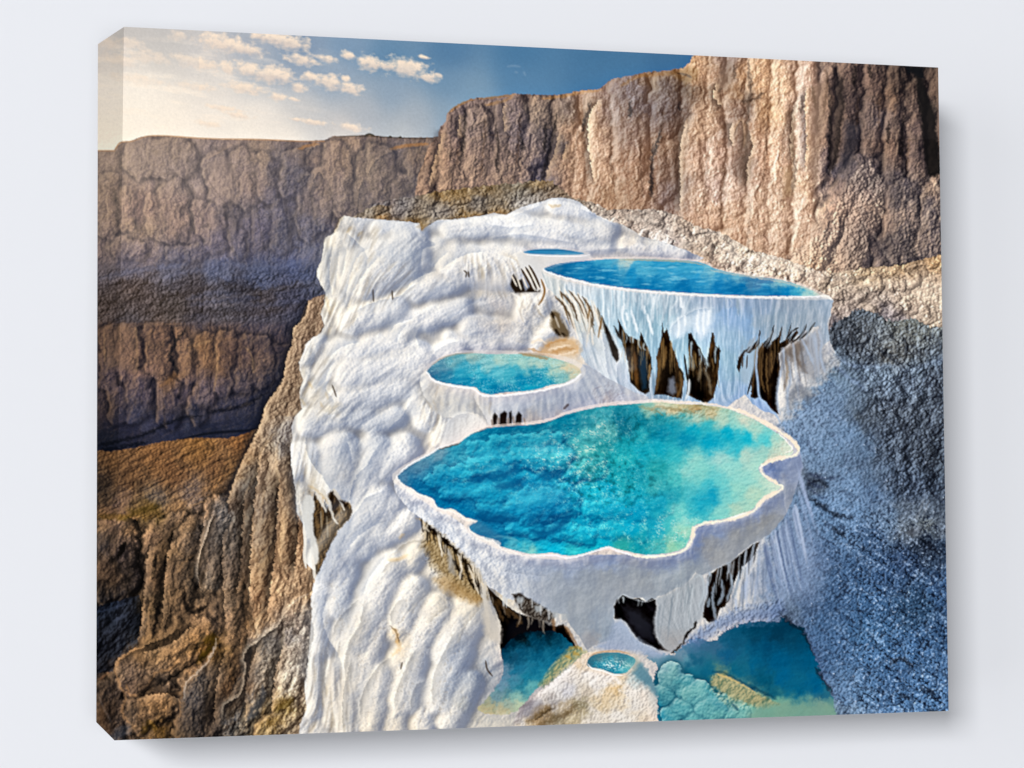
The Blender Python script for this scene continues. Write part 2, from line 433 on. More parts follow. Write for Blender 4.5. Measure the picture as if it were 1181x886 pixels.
# ================= FAR CANYON =================
far = region('''60,174 132,174 136,168 140,164 150,163 160,159 172,157 190,157 210,159 260,161 300,161 345,163 374,162 384,157 410,157 425,155 445,158 480,159 503,158 540,158 560,420 330,560 60,560''', .8)
FARC = '''115,180,9c8b7a 115,190,9c8b79 115,240,9e8a75 160,190,9a8b7b 200,172,8f8172 200,190,8f8276 230,200,8a7f76 160,240,957f6f 200,250,927f6f 130,222,96836f 115,280,8f7f72 160,290,867a74 160,265,99866f 240,190,827770 250,205,a08f80 262,225,9c8c7e 280,190,8d7f74 300,180,94836f 290,215,8c7c6e 320,190,6d6869 345,200,5b5a60 270,245,5f5b5d 300,260,66626b 330,265,58585f 235,255,8d7d72 250,280,716b70 325,230,605e65 310,245,6d6a70
350,173,7c6e62 370,190,8b7a6a 400,180,96836e 400,230,867a6e 390,250,7d7268 430,190,857868 460,200,746a61 480,175,7c6b5a 480,220,6a625b 350,260,66656c 350,290,6a6b75 380,270,5f6068 410,240,6e665f 375,220,8b7c6d 360,235,7a7069 440,165,6e6359 450,175,756a62
150,310,6c6970 115,320,6e6767 200,310,686973 250,310,636a7c 300,322,535c71 340,310,56607a 355,322,4c556b 220,330,4a4442 150,333,54473b 280,338,38383f 340,333,42434e
115,345,53483f 150,350,544b45 200,352,4f473f 255,348,59575a 300,345,47403c 340,350,474751 370,330,484950 345,370,494a55 300,365,524f55 230,365,4d494c 150,366,524b47
115,388,6d5a4c 145,390,866d58 155,412,8e735b 163,420,80695a 168,400,57493f 185,390,77614f 190,425,6e5a4b 215,400,77624f 232,400,7f6448 243,415,84684c 250,410,8a6e52 262,410,5c4c44 285,410,5d4f49 297,420,6f5e51 322,400,4a4345 200,440,7a5f43
130,440,665a59 170,450,575055 210,450,5f565a 240,450,6b6060 280,440,564f50 320,440,3b3c46 115,470,4a4140 160,480,434450 220,480,383a44 260,470,383a46 300,460,2d313e 330,430,393a40 150,500,2c2d39 200,495,2f313e 280,490,2c303d 120,508,242731 240,495,2b2e3a'''
lay(far, field(FARC, 7))
up_ = far*np.clip((318-YY)/20, 0, 1); mid = far*np.clip((YY-300)/20, 0, 1)*np.clip((378-YY)/10, 0, 1); lo_ = far*np.clip((YY-368)/8, 0, 1)
rock(up_, .5, 'b09c87', '3e3b42', .9, .75)
hm = LM*.9+LF*.5+FC*3+FD*2.4+LB*1.+PC[0]*2.5+GR*.4
relief(hm, mid, .5, '9a8f8c', '1f1c1e', .42, .6)
rock(lo_, .55, 'a58768', '1c1d27', 1.6, .4)
RW = ridged(XX/19+NZ[2]*.5, YY/75+NZ[3]*.4, 3, 530)*8+ridged(XX/7+NZ[2]*.3, YY/26+NZ[3]*.3, 3, 540)*3.5
relief(RW+FC*1.5, up_, .4, 'b8a48f', '38363e', .16, .26); relief(RW+FC*1.5, lo_*np.clip((480-YY)/20, 0, 1), .4, 'ab8d6e', '1c1c24', .2, .34)
lay((up_+lo_)*np.clip((blur(RW, 3)-RW)*.16-.15, 0, 1), '2a2930', .4)
pillars('125,213,125,262,12 146,225,146,259,9 200,225,198,262,17 178,235,181,262,10 229,238,231,258,8 246,246,248,280,11 250,192,257,222,14 280,185,284,225,13 305,190,308,222,11 350,208,355,266,10 368,208,373,254,12 388,180,392,234,15 434,190,430,234,19 300,246,302,275,9 321,242,325,280,10 165,182,205,184,20 408,240,405,262,10 460,215,462,240,14 340,185,335,215,12 482,185,480,215,12 140,285,160,290,10 200,292,230,290,8 268,262,275,290,9', up_, 'ab957f', '37353c', .5, .35, .55)
pillars('150,384,146,422,13 125,384,125,442,9 180,384,184,425,13 209,384,211,400,6 214,402,217,434,9 238,396,236,459,11 261,396,259,442,13 284,400,282,442,12 305,400,303,434,12 325,405,322,430,8 160,440,158,475,12 135,455,136,480,9 195,450,195,480,12 225,465,228,480,9', lo_, 'a98768', '17171f', .5, .4, .62)
# mist near the sun
lay(far*np.clip((240-YY)/90, 0, 1)*np.clip((330-XX)/230, 0, 1), 'a8957f', .35)
strokes('108,174 132,174|133,172 137,166 141,164 152,163 160,160 172,157 195,157 240,160 300,161 345,163 374,163', 1.6, 'b98d66', .75, 1.2, taper=0)
strokes('384,158 410,157 440,158 480,160 503,159', 1.5, '3c3128', .6, 1.2)
strokes('420,157 426,155 432,157|448,158 452,158|460,159 463,158', 2.5, '3a3429', .8, 1)
strokes('450,172 470,168 494,166|344,172 356,168 368,166', 3.5, 'a9784a', .8, 2, 1)
fold('238,186 246,180 258,174 270,166', 3, 4, .5, .3, 'b59a80', '5b5556')
strokes('238,186 240,206 250,222 262,236 268,236|270,236 268,200 266,176', 1.6, '5a5150', .5, 1.5)
poly('239,188 250,182 264,182 269,200 268,234 256,226 244,216', 'a59181', .8, 0, .5, 3)
strokes('214,228 220,240 222,262 216,268|236,268 232,250 224,232|258,238 262,262 268,285 270,296|132,268 136,240 130,215 122,204|158,266 150,240 152,220|186,276 190,258 184,240 178,228|120,214 133,226 136,262', 2.2, '47423f', .35, 2.5, 2.5)
strokes('308,190 318,210 322,235 316,238|340,200 342,260|352,180 350,215 346,262 344,290|414,172 410,198 402,200|412,202 412,240 414,246|424,168 418,190 414,200|362,196 358,220 362,246 368,262|378,210 384,234 382,262|330,215 330,260|296,236 300,262 306,290|282,236 296,240 318,236', 2.6, '35333a', .42, 2.5, 2.5)
strokes('322,236 350,222 365,232|245,236 262,246 300,240 340,240', 3, '4a474d', .5, 4, 3)
folds('344,212 350,204 358,202|358,222 362,208 368,198 376,210|422,206 430,190 440,180 460,172|354,180 358,172 370,166|412,240 414,220 420,205', 4, 5, .4, .5, 'b09a83', '3c3b42', 5, 1)
# mid slope bands
strokes('112,322 160,312 215,305|190,320 230,312 262,322 300,316|262,300 290,310 330,306 360,300|300,330 330,322 362,318|215,345 250,338 300,345|220,352 262,346 300,352 350,345', 5, '6f7893', .32, 4, 3)
strokes('112,335 150,326 190,332 210,322|112,352 160,345 220,338 250,330|150,360 220,358 290,362 350,352|270,340 320,334 372,328|250,318 262,330 300,334', 6, '33291f', .38, 5, 4)
strokes('225,348 262,343 300,338 340,328 368,325|230,352 262,352 290,350', 3.5, 'a0958f', .35, 3, 3)
# lower cliff details
strokes('126,374 180,374 214,373', 2.5, '8c7059', .5, 2, 2)
poly('121,376 140,374 160,377 158,395 159,420 158,430 145,428 135,425 122,428', '947a60', 1, 0, .45, 3)
strokes('197,375 201,390 202,398 196,408 202,424 206,434|214,378 208,388 200,394', (2.4, 4), '17181d', .85, 2, 2)
strokes('147,410 156,415|156,418 161,416|190,446 198,436 206,430|159,376 163,400 160,425|130,380 132,400|140,380 142,410|228,404 229,430 228,460|246,398 249,430 246,460|263,396 265,430|276,398 278,440|188,460 190,490|170,390 172,440', 1.6, '211e20', .4, 2, 2)
strokes('248,395 251,420 247,450|156,376 158,400 158,428|120,380 121,420|224,400 232,396 244,393|282,400 290,410 292,430', 2.2, 'b2926d', .6, 2, 1)
poly('184,446 200,428 206,434 192,444', '8b6642', 1, 0, .6, 2)
stroke('230,402 236,396 252,392 270,391 276,396', 3, '957556', .3, 3, 2)
strokes('108,515 140,508 170,500 190,490 210,482 232,480|108,522 140,516 170,510|240,476 280,468 310,452', 4, '12141b', .7, 3, 2.5)
strokes('200,510 240,500 290,496 300,488', 3, '14161d', .7, 2)

FH = blur(pillows(scatter_lobes(far*(YY < 300), 260, (8, 40), (3, 8), 51), 2.), .8)+RW*.5+FC*1.5+FD
lambert(FH, up_, '403e46', '857a71', 'b9a592', .2, .6, (-.75, -.3, .6))
FH = blur(pillows(scatter_lobes(far*(YY > 372)*(YY < 480), 160, (8, 30), (3, 8), 52), 2.), .8)+RW*.5+FC*1.5+FD
lambert(FH, lo_*np.clip((490-YY)/20, 0, 1), '1c1b22', '635147', 'a58668', .22, .6, (-.75, -.3, .6))
FH = pillows(scatter_lobes(far*(YY > 290)*(YY < 385), 300, (3, 12), (1.5, 4), 53), 1.5)+FC+FD*1.4
lambert(FH, mid, '24201f', '545056', '8f8a90', .4, .7)
retone(far*np.clip((500-YY)/20+.5, 0, 1), field(FARC, 7)*np.array([1., .975, 1.03], f4), 10, .85)
pillars('125,213,125,262,12 146,225,146,259,9 200,225,198,262,17 178,235,181,262,10 229,238,231,258,8 246,246,248,280,11 250,192,257,222,14 280,185,284,225,13 305,190,308,222,11 350,208,355,266,10 368,208,373,254,12 388,180,392,234,15 434,190,430,234,19 300,246,302,275,9 321,242,325,280,10 165,182,205,184,20 408,240,405,262,10 460,215,462,240,14 340,185,335,215,12 482,185,480,215,12 140,285,160,290,10 200,292,230,290,8 268,262,275,290,9', up_, 'b5a08c', '3a373e', .5, .2, .3, 2.6, .2)
pillars('150,384,146,422,13 125,384,125,442,9 180,384,184,425,13 209,384,211,400,6 214,402,217,434,9 238,396,236,459,11 261,396,259,442,13 284,400,282,442,12 305,400,303,434,12 325,405,322,430,8 160,440,158,475,12 135,455,136,480,9 195,450,195,480,12 225,465,228,480,9', lo_, 'a98768', '17171f', .5, .25, .35, 2.6, .25)

lay(far*np.clip((300-YY)/150, 0, 1)*np.clip((420-XX)/330, 0, 1), 'c4a98e', .34)
# ================= BROWN HILLSIDE AND LOWER LEFT ROCKS =================
hill = region('''60,522 108,519 128,521 158,516 190,509 228,505 262,506 280,501 298,494 320,480 420,480 420,900 60,900''', 1.2)
HILLC = '''130,530,6f5239 180,530,7d5a3c 230,520,84603b 280,510,7b5638 115,560,3b332f 120,575,40362f 150,555,624833 200,550,70503700 250,540,705139 280,530,896643 140,580,82695a 180,575,6f645c 220,568,786860 250,565,8f6e4e 270,548,9a7750 120,590,7e6046 150,594,50401a 175,588,5c481f 200,585,92725300 240,590,836a58 262,555,5f4a38
115,605,a07f5f 130,602,917157 150,602,87694e 112,625,5c5350 135,630,54463f 150,640,473d3a 115,660,5f4b3d 130,670,5a4738 160,660,3a3334 150,665,3f3530 170,620,8d705a 200,600,7e6652 220,605,937658 190,640,8f704f 180,665,7e6147 200,655,5c4a3c 215,650,57493c 225,630,8b7562 235,615,7b7370 250,590,7c7673 256,600,7a7675 240,650,9c8674 232,665,90806f 260,625,6c6765 260,670,7d6c5e 248,640,8a7b6e 270,650,6e6058
130,695,1f222b 150,715,1b1e27 120,750,191b23 140,740,1c1f28 115,695,242832 120,682,39302a 150,690,22242c 158,720,1d2028 130,715,2b303c
172,700,7f6648 178,720,7a6046 190,700,3f3328 200,690,6a543e 215,700,665240 228,690,4d4034 180,730,846648 175,740,94744f 230,710,9b7b5d 160,750,92714f 200,750,9d7a57 230,730,9d7955 237,745,63461f 245,738,6b4f22 140,765,776253 145,782,6a594d 135,775,887059 122,772,3a3230 150,790,6c5749 190,790,7b6757 220,770,8a6b4d 170,808,8a6948 195,806,9a744e 118,800,4b3f38 125,820,4b3a2f 145,845,46404200 160,842,8f7150 185,840,5a421f 200,830,5a4737 150,825,4b4038 170,825,7d6248
218,805,5b5758 212,825,4b4442 235,780,6d655f 222,835,3e3733 250,780,7b6654 268,785,7a5b3c 255,815,3c3330 262,800,5f4630 275,815,3a302b 265,835,4a4a4c 240,840,44393300 280,790,5b4536
250,700,8d745f 250,720,8b7260 275,710,8b715a 270,690,9a7f67 290,700,a88463 262,740,7f6650 280,740,8f7054 275,760,6f5540 300,690,b98f6a 295,720,aa8259 256,748,6a5027
300,740,8c857f 292,752,a19483 310,735,9c938b 320,760,b6a593 290,775,8f8680 300,795,ab9a88 330,790,bbab98 318,780,c0b09c 270,825,9c8f80 285,805,7f7f82 285,820,9a8b7a 310,828,8f744a 325,812,80683a 340,840,b09c84 340,735,8a8380 352,770,c3b39f 345,800,b5a38e 300,840,8a7450
356,350,a98b74 345,375,a1866d 350,400,a08470 340,420,9b816b 333,440,a68b71 325,460,a0876f 315,480,a58d75 332,498,908a88 325,520,8f8a87 312,530,c2a485 303,515,a08c76 345,510,a0968d 300,560,ab947d 285,560,7d7875 290,545,a1907f 330,560,92785f 335,530,9b856f 310,600,b3916d 335,600,a5876a 345,580,9b8068 290,600,8f8172 300,590,7d7068 285,620,8a7a6c 300,640,ad8d6a 325,640,ad8b69 345,640,9b7c62 360,610,8f7058 290,670,b38f6a 320,680,c2a17e 350,700,b39474 340,715,a8917d 325,660,9a7b60 262,575,5f4c3f 275,560,8b7a6c 265,690,a08870 358,650,a68b70 358,740,c9b6a0 345,750,a3917e'''
HILLC = ' '.join(t[:t.rfind(',')+7] for t in HILLC.split())
lay(hill, field(HILLC, 5))
hs = hill*np.clip((YY-505)/4, 0, 1)
grass = region('''60,519 128,521 158,516 228,505 298,494 288,520 270,545 240,570 205,590 170,600 140,597 60,600''', 3)
relief(LM*1.5+LF*.8+FC*4.5+FD*2.2+LB*1.2+PC[0]*2+GR*.4, grass*hill, .42, 'c2935f', '17130f', .5, .65)
lay(grass*hill*np.clip(FB*2.2-.5+FC*1.4, 0, 1), '2b231d', .5)
lay(grass*hill*np.clip(-FB*2-.3-FC*1.4, 0, 1), '9a7048', .3)
gap = region('105,702 118,698 132,694 160,686 164,700 164,730 160,745 148,752 134,762 130,775 105,778', 1.5)
rest = hill*(1-grass)*(1-gap)
light = np.clip((XX-290)/50, 0, 1)
hA = LB*1.1+LM*.9+LF*.45+FB*4.5+FC*4+FD*2+PD[0]*11+PB[0]*6+PC[0]*3+GR*.35
relief(hA, rest*(1-light), .4, 'c39c72', '15120f', .36, .5)
relief(hA, rest*light, .4, 'ead2b4', '3b2c20', .38, .42)
HP = '''127,612,130,668,26 182,650,170,732,12 198,634,190,728,11 219,663,211,703,15 239,630,239,675,14 255,590,247,655,17 276,581,268,671,15 296,524,284,602,13 308,581,308,663,14 333,581,333,634,13 325,524,320,581,12 320,671,308,728,15 345,663,341,711,13 263,695,272,744,17 227,728,154,776,24 186,809,158,825,19 227,785,219,850,16 255,760,243,841,14 276,752,268,800,11
308,752,292,809,17 341,744,324,809,16 280,809,268,841,12 333,821,308,845,13 125,800,129,845,15 150,600,125,603,9 200,600,180,625,14 222,605,212,640,12 240,700,225,720,16 292,690,288,730,12 300,745,320,742,9 350,730,346,770,9'''
pillars(HP, rest*(1-light), 'c9a077', '120f0d', .5, .45, .68, 3.)
pillars(HP, rest*light, 'efd9bb', '33261c', .5, .45, .6, 3.)
v = (PB[2]-.5)*.16+(PC[2]-.5)*.16+GR*.05+FD*.08
IMG[...] *= (1+v*rest)[..., None]
lay(rest*np.clip(PD[1]-.2+FC*.6, 0, 1), '1a1411', .5)
lay(rest*np.clip(PB[1]-.3+FD*.6, 0, 1), '1a1411', .3)
lay(gap, '1b1e27', .5)
relief(hA, gap, .6, '535c6e', '07080b', .5, .7)
strokes('130,716 140,712 150,706|112,706 130,702 145,696|118,730 130,728|150,722 158,714', 3, '4a5265', .5, 2, 2)
# moss
for l in ('135,600 150,594 165,588 185,583', '112,596 135,596 150,598'):
    stroke(l, 7, '6b531c', .6, 4, 2)
strokes('238,742 246,734 246,745 236,755 228,765', 8, '6b5015', .7, 4, 2)
strokes('236,730 232,738 226,750', 4, '1d1a12', .7, 3, 2)
strokes('318,816 330,810 338,806|308,836 320,828|180,842 172,834 165,845', 7, '5f4716', .65, 4, 3)
stroke('318,824 330,818', 6, '241a0e', .7, 3, 3)
def hill_details():
    # dark gaps and shaded sides
    strokes('236,650 234,625 240,600 246,578 238,588', 3, '2a2624', .5, 2, 1)
    strokes('180,640 178,655 176,668|200,625 198,615|192,640 190,655|140,640 145,625|141,628 136,645', 4, '14110f', .8, 2, 1.5)
    strokes('184,695 181,715 176,735|198,698 192,715 190,728|212,680 214,698 220,706 238,700|170,690 168,706|224,680 232,672 235,660', 5, '1a1512', .7, 3, 2)
    strokes('165,690 166,705 162,730 160,742|176,690 172,710 170,735|186,690 186,706 180,728|195,680 196,700 188,725 182,740|205,660 212,648 225,640|170,646 176,636 190,624 198,612 208,600|172,650 178,660 172,668|208,600 214,588 225,582 238,578', 2.0, 'b8926c', .5, 2, 2.5)
    strokes('132,772 138,790 145,805 140,820 150,835|134,768 140,760 152,752 168,745|170,790 182,775 195,772 208,760|170,806 185,800 205,800 210,796|145,790 150,802 160,800|208,828 208,808 213,790 224,778 236,766 247,748 249,738', 2.2, 'bb8f64', .45, 2.2, 2.5)
hill_details()
stroke('212,806 214,790 220,782 230,773 240,762 248,746 249,736', 1.6, 'cfc0b0', .7, 1.6, 1.8)
poly('214,800 219,785 232,774 246,768 258,778 252,800 240,815 235,850 200,850 206,830', '5c5756', 3, 0, .5, 6)
poly('240,815 255,790 262,780 272,800 276,825 262,850 236,850', '3a2f29', 4, 0, .6, 6)
strokes('262,780 268,795 258,812 246,815|272,770 280,790 276,812', 6, '241d1b', .6, 4, 3)
strokes('270,800 272,790 278,780|256,835 272,828 282,815', 5, '6c6d72', .6, 4, 2)
relief(hA, region('205,850 215,790 245,760 285,770 285,850'), .5, 'a58b70', '100e0e', .4, .6)
# far-left block and slab
poly('108,622 118,612 140,602 150,604 130,628', '7b6650', 2, 0, .5, 4)
fold('108,622 122,612 140,602', 4, 8, .4, .55, 'c9a780', '453c3b')
strokes('108,698 130,692 150,684 168,670|110,777 122,765 128,758', 3, '0d0c0f', .8, 2, 1)
poly('112,784 122,777 126,775 118,784', 'c48a62', 1, 0, .8, 1)
strokes('113,800 120,818 128,832|118,845 130,842 145,838', 2, '85796f', .6, 2, 1)
poly('112,825 118,815 124,835 136,850 112,850', '6a4527', 2, 0, .5, 4)
poly('126,848 140,838 150,836 150,846 132,856', '4d5158', 1, 0, .8, 3)
# grey boulder on the ridge and its neighbours
poly('228,672 229,650 238,618 246,600 258,595 266,612 272,640 268,676 250,682', '8d8178', 2, 0, .55, 4)
poly('247,582 254,572 266,570 274,580 268,592 250,594', '777675', 1.5, 0, .7, 3)
poly('256,608 268,604 274,622 262,630 252,628', '4f4d50', 2, 0, .55, 4)
relief(hA+FC*3, region('226,680 230,600 250,568 276,570 276,680', 3), .5, 'c5b7a8', '242323', .5, .6)
fold('231,676 228,660 231,640 238,618 244,600 250,590', 2.5, 5, .7, .6, 'd8c4ae', '1f1b19')
# ridge columns below the terrace (left edge lit against the dark canyon)
redge = '356,346 352,362 344,374 338,380 337,398 330,414 327,436 318,452 308,464 303,480 298,494 288,515 280,530 268,560 262,580'
ridge = region('356,346 344,374 337,380 336,398 330,414 327,436 308,464 303,480 298,494 284,525 268,560 262,590 280,620 280,660 290,700 285,745 320,730 350,700 366,680 352,620 338,560 336,500 352,470 352,400 372,385 374,340', 1.5)
lay(ridge, field(HILLC, 5), .97)
relief(hA+RVg, ridge, .5, 'ecd0ae', '3b2d24', .42, .5)
lay(ridge*np.clip(PB[1]-.25+FD*.6, 0, 1), '3b2a20', .35)
lay(ridge*np.clip((blur(RVg, 3)-RVg)*.16-.1, 0, 1), '4a3626', .45)
pillars('356,352,350,385,9 347,385,340,412,9 340,415,336,440,9 330,440,322,470,9 318,470,308,500,10 338,470,330,500,8 325,505,320,560,10 305,500,296,545,11 296,560,290,620,11 312,570,308,640,12 332,560,334,620,11 330,640,322,680,12 348,620,345,670,9 300,650,296,700,11 318,690,310,725,11 284,540,274,575,10', ridge, 'f0d4b0', '3b2c22', .55, .45, .6, 2.5)
folds('%s' % redge, 3, 5, .5, .6, 'd7b895', '23242b', 5, 1, False)
strokes('322,505 318,530 322,560 326,600 322,640 330,670|288,580 292,610 286,640 290,668 286,690|306,560 302,580 300,605 296,625 298,650|336,560 330,590 326,620|316,500 302,520 296,545 280,575', 3, 'e6c59c', .65, 2, 2)
strokes('317,580 320,600 316,620 306,640 300,648 296,630 300,605 306,590', 4, '5d5555', .4, 3, 2)
poly('299,590 310,582 318,595 319,612 308,638 300,646 296,630', '74686a', 3, 0, .3, 6)
poly('318,505 330,498 338,520 340,550 346,590 338,596 326,580 322,545', '95867c', 3, 0, .3, 5)
strokes('334,415 341,410 350,408|337,385 345,392 352,388|330,440 338,446|318,470 326,480|308,500 314,512|345,375 354,370|325,455 332,470', 2.2, '3b2c24', .5, 2, 1.5)
# pale broken rocks at the bottom
fold('257,835 258,815 270,806 278,800 284,770 281,760 286,748 295,742 308,730 320,722 330,705', 3, 6, .6, .6, 'dac8b2', '2b2522', 5, 1)
poly('282,758 290,745 306,732 322,735 334,745 325,752 300,760 292,785 284,790', '9a9590', 2, 0, .5, 5)
relief(hA*1., region('258,850 258,815 284,770 290,745 330,715 362,690 358,850', 3), .45, 'ecdcc6', '2c231d', .38, .5)
poly('280,820 286,808 288,815 284,832 278,832', 'a9957c', .8, 0, .8, 1.5)
poly('288,816 300,805 302,790 308,800 300,825 284,832', '5a5e68', 1, 0, .7, 2)
strokes('332,700 345,690 356,685|300,765 320,755 345,740|312,790 330,775 350,765|305,815 325,800 350,790', 2.5, 'f0e0ca', .6, 1.5, 1.5)

HH = blur(pillows(scatter_lobes(hill*(1-grass)*(1-gap)*(XX < 380), 480, (8, 34), (3, 8), 61), 2.), .8)+pillows(scatter_lobes(hill*(1-grass)*(1-gap)*(XX < 380), 500, (3, 9), (1.5, 3.5), 62), 1.)*.6+pillows(HP, 3.)*1.2+RVg*.35+FC*1.5+FD
lambert(HH, rest*(1-light)*(1-ridge), '1a1513', '78604c', 'c79f78', .30, .62)
lambert(HH, np.clip(rest*light+ridge, 0, 1), '3f3027', 'a48a73', 'f0d8b8', .42, .62)
GH = pillows(scatter_lobes(grass*hill, 420, (5, 26), (1.5, 4.5), 63), 1.5)+FC*1.5+FD*1.2
lambert(GH, grass*hill, '241a14', '72543a', 'b58a5c', .45, .6)
retone(hill, field(HILLC, 5), 9, .9)
hill_details()
folds('178,622 168,650 166,690 160,740|206,600 196,630 190,670 186,725|238,586 232,620 228,665 236,690|262,600 256,640 258,690 262,735|284,560 280,600 278,650 272,700|300,520 296,560 290,620 288,680 284,735|322,540 320,590 316,650 306,720|344,500 342,560 344,610 338,670|225,720 196,742 160,756|212,810 190,800 158,806|262,740 250,790 246,840|300,740 286,780 282,830|330,735 318,775 312,830', 6, 11, .38, .6, 'd6b089', '15110f', 5, 3.)
strokes('150,640 148,680 160,700|186,640 184,690 180,720|222,650 224,690 214,715|268,690 274,730 268,790|240,800 238,845|286,690 290,725|172,780 190,790|128,640 140,668|262,810 270,845', (7, 4), '14110f', .5, 7, 4)
pillars(HP, rest*(1-light)*(1-ridge), 'c9a077', '120f0d', .5, .25, .4, 4., .3)
pillars(HP, rest*light*(1-ridge), 'efd9bb', '33261c', .5, .25, .35, 4., .3)
stroke('212,806 214,790 220,782 230,773 240,762 248,746 249,736', 1.5, 'cfc0b0', .6, 1.6, 1.8)
fold('257,835 258,815 270,806 278,800 284,770 281,760 286,748 295,742 308,730 320,722 330,705', 3, 7, .5, .6, 'dac8b2', '2b2522', 5, 1.5)
fold('231,676 228,660 231,640 238,618 244,600 250,590', 2.5, 6, .6, .6, 'd8c4ae', '1f1b19', 5, 1.5)
folds(redge, 3, 6, .5, .6, 'dcbf9e', '1d1d24', 5, 1.5, False)
fold('134,770 140,760 152,752 170,744 190,735 210,722', 3, 6, .4, .5, 'c49c72', '14110f', 5, 2)
strokes('236,742 240,736 246,740 240,750 232,758|318,820 330,812 338,808', 5, '5f4a1a', .5, 4, 3)
# ================= RIGHT HAND CLIFFS =================
cl1 = region('''478,226 481,212 484,196 488,190 493,172 498,164 505,158 508,147 514,140 516,131 524,124 530,121 540,116 550,113 560,113 572,113 594,108 606,109 632,110 652,109 668,105 680,104 692,103 696,99 702,94 708,91 716,90 728,87 742,84 752,83 768,82 778,80 788,79 796,72 800,64 800,40 1110,40 1110,330 900,310 830,285 780,262 740,262 700,250 640,225 560,225''', 1.2)
CLC = '''485,215,8f755d 490,200,92785f 500,185,98795c 510,160,8a715c 520,150,7b6a5f 540,140,7a6b61 560,140,8b7763 575,150,5d5350 590,135,7c6d65 600,156,756965 620,130,80705e 631,150,57504f 640,170,4b4748 640,145,857058 655,130,7c6b5a 560,180,8d7764 575,175,6b5b50 600,190,8c7663 530,190,8a735e 510,215,8b7259 545,205,8c7560 610,180,7c6b5f 622,190,4f4b53 620,210,55525a 590,215,85705c
655,150,ae8c69 665,170,b8946f 648,185,b18d68 680,130,b89872 684,150,c7a67f 690,175,d4b48d 696,200,c5a37c 700,125,a3907e 730,105,7b6f68 735,125,6f625c 720,130,8c7866 740,140,836a55 722,160,927964 720,190,a27e5e 745,180,9b7858 730,215,a17f5e 660,205,b3916e 680,212,b3926f 705,225,ab8964 740,225,9c7b5c 756,185,7b604b 770,170,8e6f52 768,200,80654f 780,215,695a52 772,225,766258 770,110,7a6b5f 755,92,8a6c46 790,90,6d5330 790,75,b5905f 748,130,6a5e5a 765,100,6c6058 783,130,5a4b43 780,145,6b5443 776,190,6f5745 790,100,46362b 775,130,5f5048
803,80,d3ab7b 805,90,cfa778 810,130,c9a57c 822,90,b08c66 830,92,967a60 840,75,7f6c60 852,85,c49b6b 851,110,a98459 800,150,cfac82 795,190,d3b18a 815,180,ccab8a 838,170,bb9777 850,150,9a7f67 858,130,85705f 846,120,96795f 863,110,5f4d40 858,165,7b6454 858,190,7a6352 875,80,dcb381 875,105,d9ad79 880,130,c79d6c 870,150,b48d66 877,170,dbb389 900,100,e0ba8b 890,130,d9b07c 885,185,dcb48a 900,180,deb98f 915,120,dfc09a 920,150,e2c29d 917,200,d0ae88 930,90,c9ab8c 848,215,cbae8e 826,220,c4a98f 800,225,d0b18c 880,240,d1b08a 905,215,c8a781 905,240,d2b28c 840,250,c8a57e 820,245,c4a07a 800,255,c2a07c 860,260,c5a27c 928,120,dcbc98 928,180,ddbf9b 936,150,9d8470 940,120,a08570 938,190,9f8a74 925,210,d5b489 930,245,d6b894
945,100,a98a70 950,115,96785c 955,130,8a6f58 960,100,53433a 962,150,7f6856 950,160,a08063 952,180,8f7766 950,205,957b66 975,110,3b312f 970,160,5a4a42 985,160,3c3435 985,130,4d403a 1000,95,604d42 1000,130,5d4f48 1012,140,70625a 1008,160,756254 1020,165,7a6250 1015,190,5d5148 1028,115,6a523f 1040,95,44372f 1045,125,574a42 1050,130,5b4a40 1055,85,1f1c1c 1062,100,33292500 1070,130,211e1e 1078,105,4b3c31 1083,100,705a49 1058,150,66554c 1055,175,655750 1066,165,3a3230 1075,170,27222100 1083,150,75604f 1083,190,6e5c4e 1038,160,57483d 1035,180,7b6656 975,190,5b5759 965,200,575459 985,205,7e7268 1000,190,8f8279 980,222,a58f7b 1000,225,93847700 990,240,a9917a 1020,205,5d5654 1015,240,98836d 1020,260,8f7b68 1000,260,77695f 960,240,bfa183 955,215,9a8573 945,240,ccad88 925,285,caab86 940,300,c2a580 955,290,b29a80 970,270,a8937d 985,285,94826f 1010,285,5c5350 1000,300,7a6f66 1040,215,5e5858 1070,240,6b635f 1075,215,8a7866 1040,265,6c645f 1035,235,6a625d 1045,250,a8947e 1075,285,7d7167 1040,300,70665d 985,310,9e8970 965,310,ae977c 1028,285,4f4a4a 1060,270,75695f 1075,260,6f6660'''
CLC = ' '.join(t[:t.rfind(',')+7] for t in CLC.split())
lay(cl1, field(CLC, 4.5))
PE = cells(11, 42, 21, -3)
RV = ridged(XX/17+NZ[2]*.5+NZ[0]*.06, YY/85+NZ[3]*.25, 3, 500)*9+ridged(XX/7+NZ[2]*.35+NZ[0]*.1, YY/34+NZ[3]*.3, 3, 510)*4.5+ridged(XX/3.4+NZ[0]*.3, YY/9+NZ[1]*.3, 2, 520)*1.6
lit = cl1*np.clip((XX-640)/30, 0, 1)*np.clip((950-XX)/15, 0, 1); sha = cl1-lit
rock(sha, .55, 'c2a283', '1a171a', 1.0, .8, 1.1)
rock(lit, .62, 'f5d9b2', '5a3d28', 1.1, .85, 1.3, PE, .4)
relief(FD*2+GR*.5+LF*.6, cl1, .4, 'e8cba8', '3b2c25', .14, .2)
relief(RV+FC*2, lit, .42, 'fbe3c0', '4a3020', .26, .34)
relief(RV+FC*2, sha, .36, 'c7a988', '151318', .22, .36)
